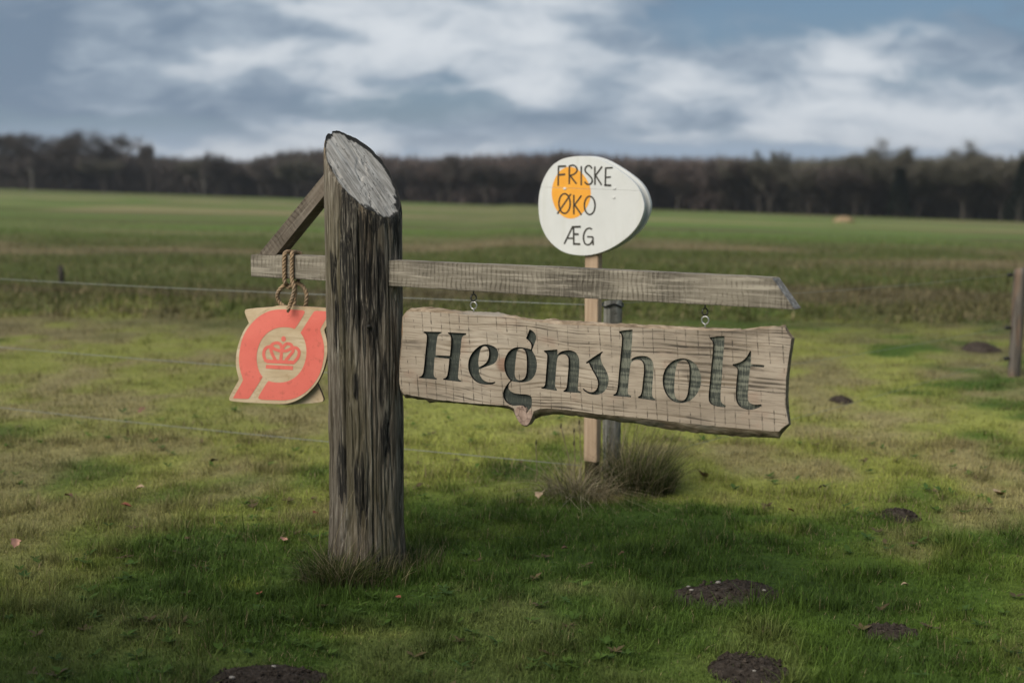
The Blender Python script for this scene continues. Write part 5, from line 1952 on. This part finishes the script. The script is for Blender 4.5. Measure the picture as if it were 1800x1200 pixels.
# far hills behind the wood
M_hill = mat('wooded_hill', lambda t: {'Base Color': t.ramp(t.noise(t.coord(), 0.02, 5, 0.6), [(0.3, (0.030, 0.032, 0.030)), (0.7, (0.055, 0.056, 0.050))]), 'Roughness': 1.0, 'Specular IOR Level': 0.0})
uu = np.linspace(-1400, 3200, 320)
YH = 1700.0
ridge = np.interp(uu, [-1400, 0, 300, 430, 480, 640, 900, 1180, 1300, 1420, 1560, 1800, 3200], [284, 287, 289, 291, 285, 284, 285, 289, 290, 288, 287, 288, 288]) + 3.0 * (fbm(uu * 0.02, uu * 0 + 1, 3, 4) - 0.5)
V, Fc = [], []
for j, (yy, f) in enumerate(((YH - 350, 0.0), (YH - 220, 0.45), (YH - 90, 0.85), (YH, 1.0), (YH + 300, 0.5), (YH + 700, 0.0))):
    for i in range(len(uu)):
        X = (uu[i] - 900) / F * YH
        zt = CAM_H + (288 - ridge[i]) / F * YH
        V.append((X, yy, -30 + (zt + 30) * f + 1.2 * math.sin(i * 1.9 + j)))
nu = len(uu)
for j in range(5):
    for i in range(nu - 1):
        Fc.append((j * nu + i, j * nu + i + 1, (j + 1) * nu + i + 1, (j + 1) * nu + i))
hl = mesh_obj('hills', V, Fc, M_hill, None, smooth=True)
hl['kind'] = 'structure'

# a straw heap out in the field
hp_Y = 120.0
hx = (1482 - 900) / F * hp_Y
bm = bmesh.new()
bmesh.ops.create_icosphere(bm, subdivisions=4, radius=1.0)
for v in bm.verts:
    n_ = float(fbm(np.array(v.co.x * 2.3 + 5), np.array(v.co.y * 2.3 + v.co.z), 3, 3)) - 0.5
    v.co = Vector((v.co.x * 0.85, v.co.y * 0.7, max(-0.1, v.co.z) * 0.42)) * (1 + 0.6 * n_)
me = bpy.data.meshes.new('straw_heap')
bm.to_mesh(me)
bm.free()
me.materials.append(mat('straw', lambda t: {'Base Color': t.ramp(t.noise(t.coord(), 6, 4, 0.7), [(0.3, (0.16, 0.11, 0.06)), (0.7, (0.34, 0.25, 0.14))]), 'Roughness': 0.95}))
sh = link(bpy.data.objects.new('straw_heap', me))
sh.location = (hx, hp_Y, tz(hx, hp_Y))
tag(sh, 'low tan straw heap far out in the field on the right', 'straw heap')

# thin winter haze in the air over the fields
bm = bmesh.new()
bmesh.ops.create_cube(bm, size=1)
for v in bm.verts:
    v.co = Vector((-3100 if v.co.x < 0 else 3100, -90 if v.co.y < 0 else 3100, -45 if v.co.z < 0 else 45))
me = bpy.data.meshes.new('haze')
bm.to_mesh(me)
bm.free()
hm = bpy.data.materials.new('pale_haze')
hm.use_nodes = True
hm.node_tree.nodes.clear()
out = hm.node_tree.nodes.new('ShaderNodeOutputMaterial')
pv = hm.node_tree.nodes.new('ShaderNodeVolumePrincipled')
pv.inputs['Color'].default_value = (0.86, 0.91, 1.0, 1)
pv.inputs['Density'].default_value = 0.00018
pv.inputs['Anisotropy'].default_value = 0.2
hm.node_tree.links.new(pv.outputs[0], out.inputs['Volume'])
try:
    hm.cycles.homogeneous_volume = True
except Exception:
    pass
me.materials.append(hm)
hz = link(bpy.data.objects.new('haze', me))
hz['kind'] = 'stuff'


def evergreen(x, y, h, r, label, seed):  # unseen shrubs added around the view to darken the near lawn
    """added evergreen shrub out of view that shades the near lawn: a core of stems and some thousand leaves through its volume"""
    g = np.random.default_rng(seed)
    root = empty('added_shade_shrub', (x, y, tz(x, y)))
    tag(root, label, 'added shade shrub')
    for i in range(7):
        a_ = i * 0.9
        tube('stem', [(0, 0, -0.05), (math.cos(a_) * r * 0.25, math.sin(a_) * r * 0.25, h * 0.4), (math.cos(a_) * r * 0.6, math.sin(a_) * r * 0.6, h * 0.8)], [0.03, 0.022, 0.008], M_trunk, root, 6)
    n = 14000
    d = g.normal(size=(n, 3))
    d /= np.linalg.norm(d, axis=1)[:, None]
    rr = (0.35 + 0.65 * g.random(n) ** 0.4) * (0.8 + 0.35 * vnoise(d[:, 0] * 3 + 7, d[:, 1] * 3 + d[:, 2] * 2, seed))
    p = d * rr[:, None] * np.array([r, r, h * 0.5]) + np.array([0, 0, h * 0.5])
    p[:, 2] = np.maximum(p[:, 2], 0.02)
    e = g.normal(size=(n, 3))
    e /= np.linalg.norm(e, axis=1)[:, None]
    f = np.cross(e, d)
    f /= np.linalg.norm(f, axis=1)[:, None] + 1e-9
    V = np.stack([p - f * 0.022, p + e * 0.055, p + f * 0.022], 1).reshape(-1, 3)
    np_mesh('foliage', V, np.arange(3 * n).reshape(-1, 3), M_fir, root)


evergreen(-3.25, 2.9, 3.0, 1.35, 'added unseen evergreen shrub that shades the lawn from the left', 61)
evergreen(-3.0, 0.2, 3.4, 1.5, 'added unseen evergreen shrub that shades the lawn from behind left', 63)
evergreen(3.3, 3.3, 3.2, 1.5, 'added unseen evergreen shrub that shades the lawn from the right', 62)
evergreen(2.9, 0.4, 3.2, 1.5, 'added unseen evergreen shrub that shades the lawn from behind right', 64)
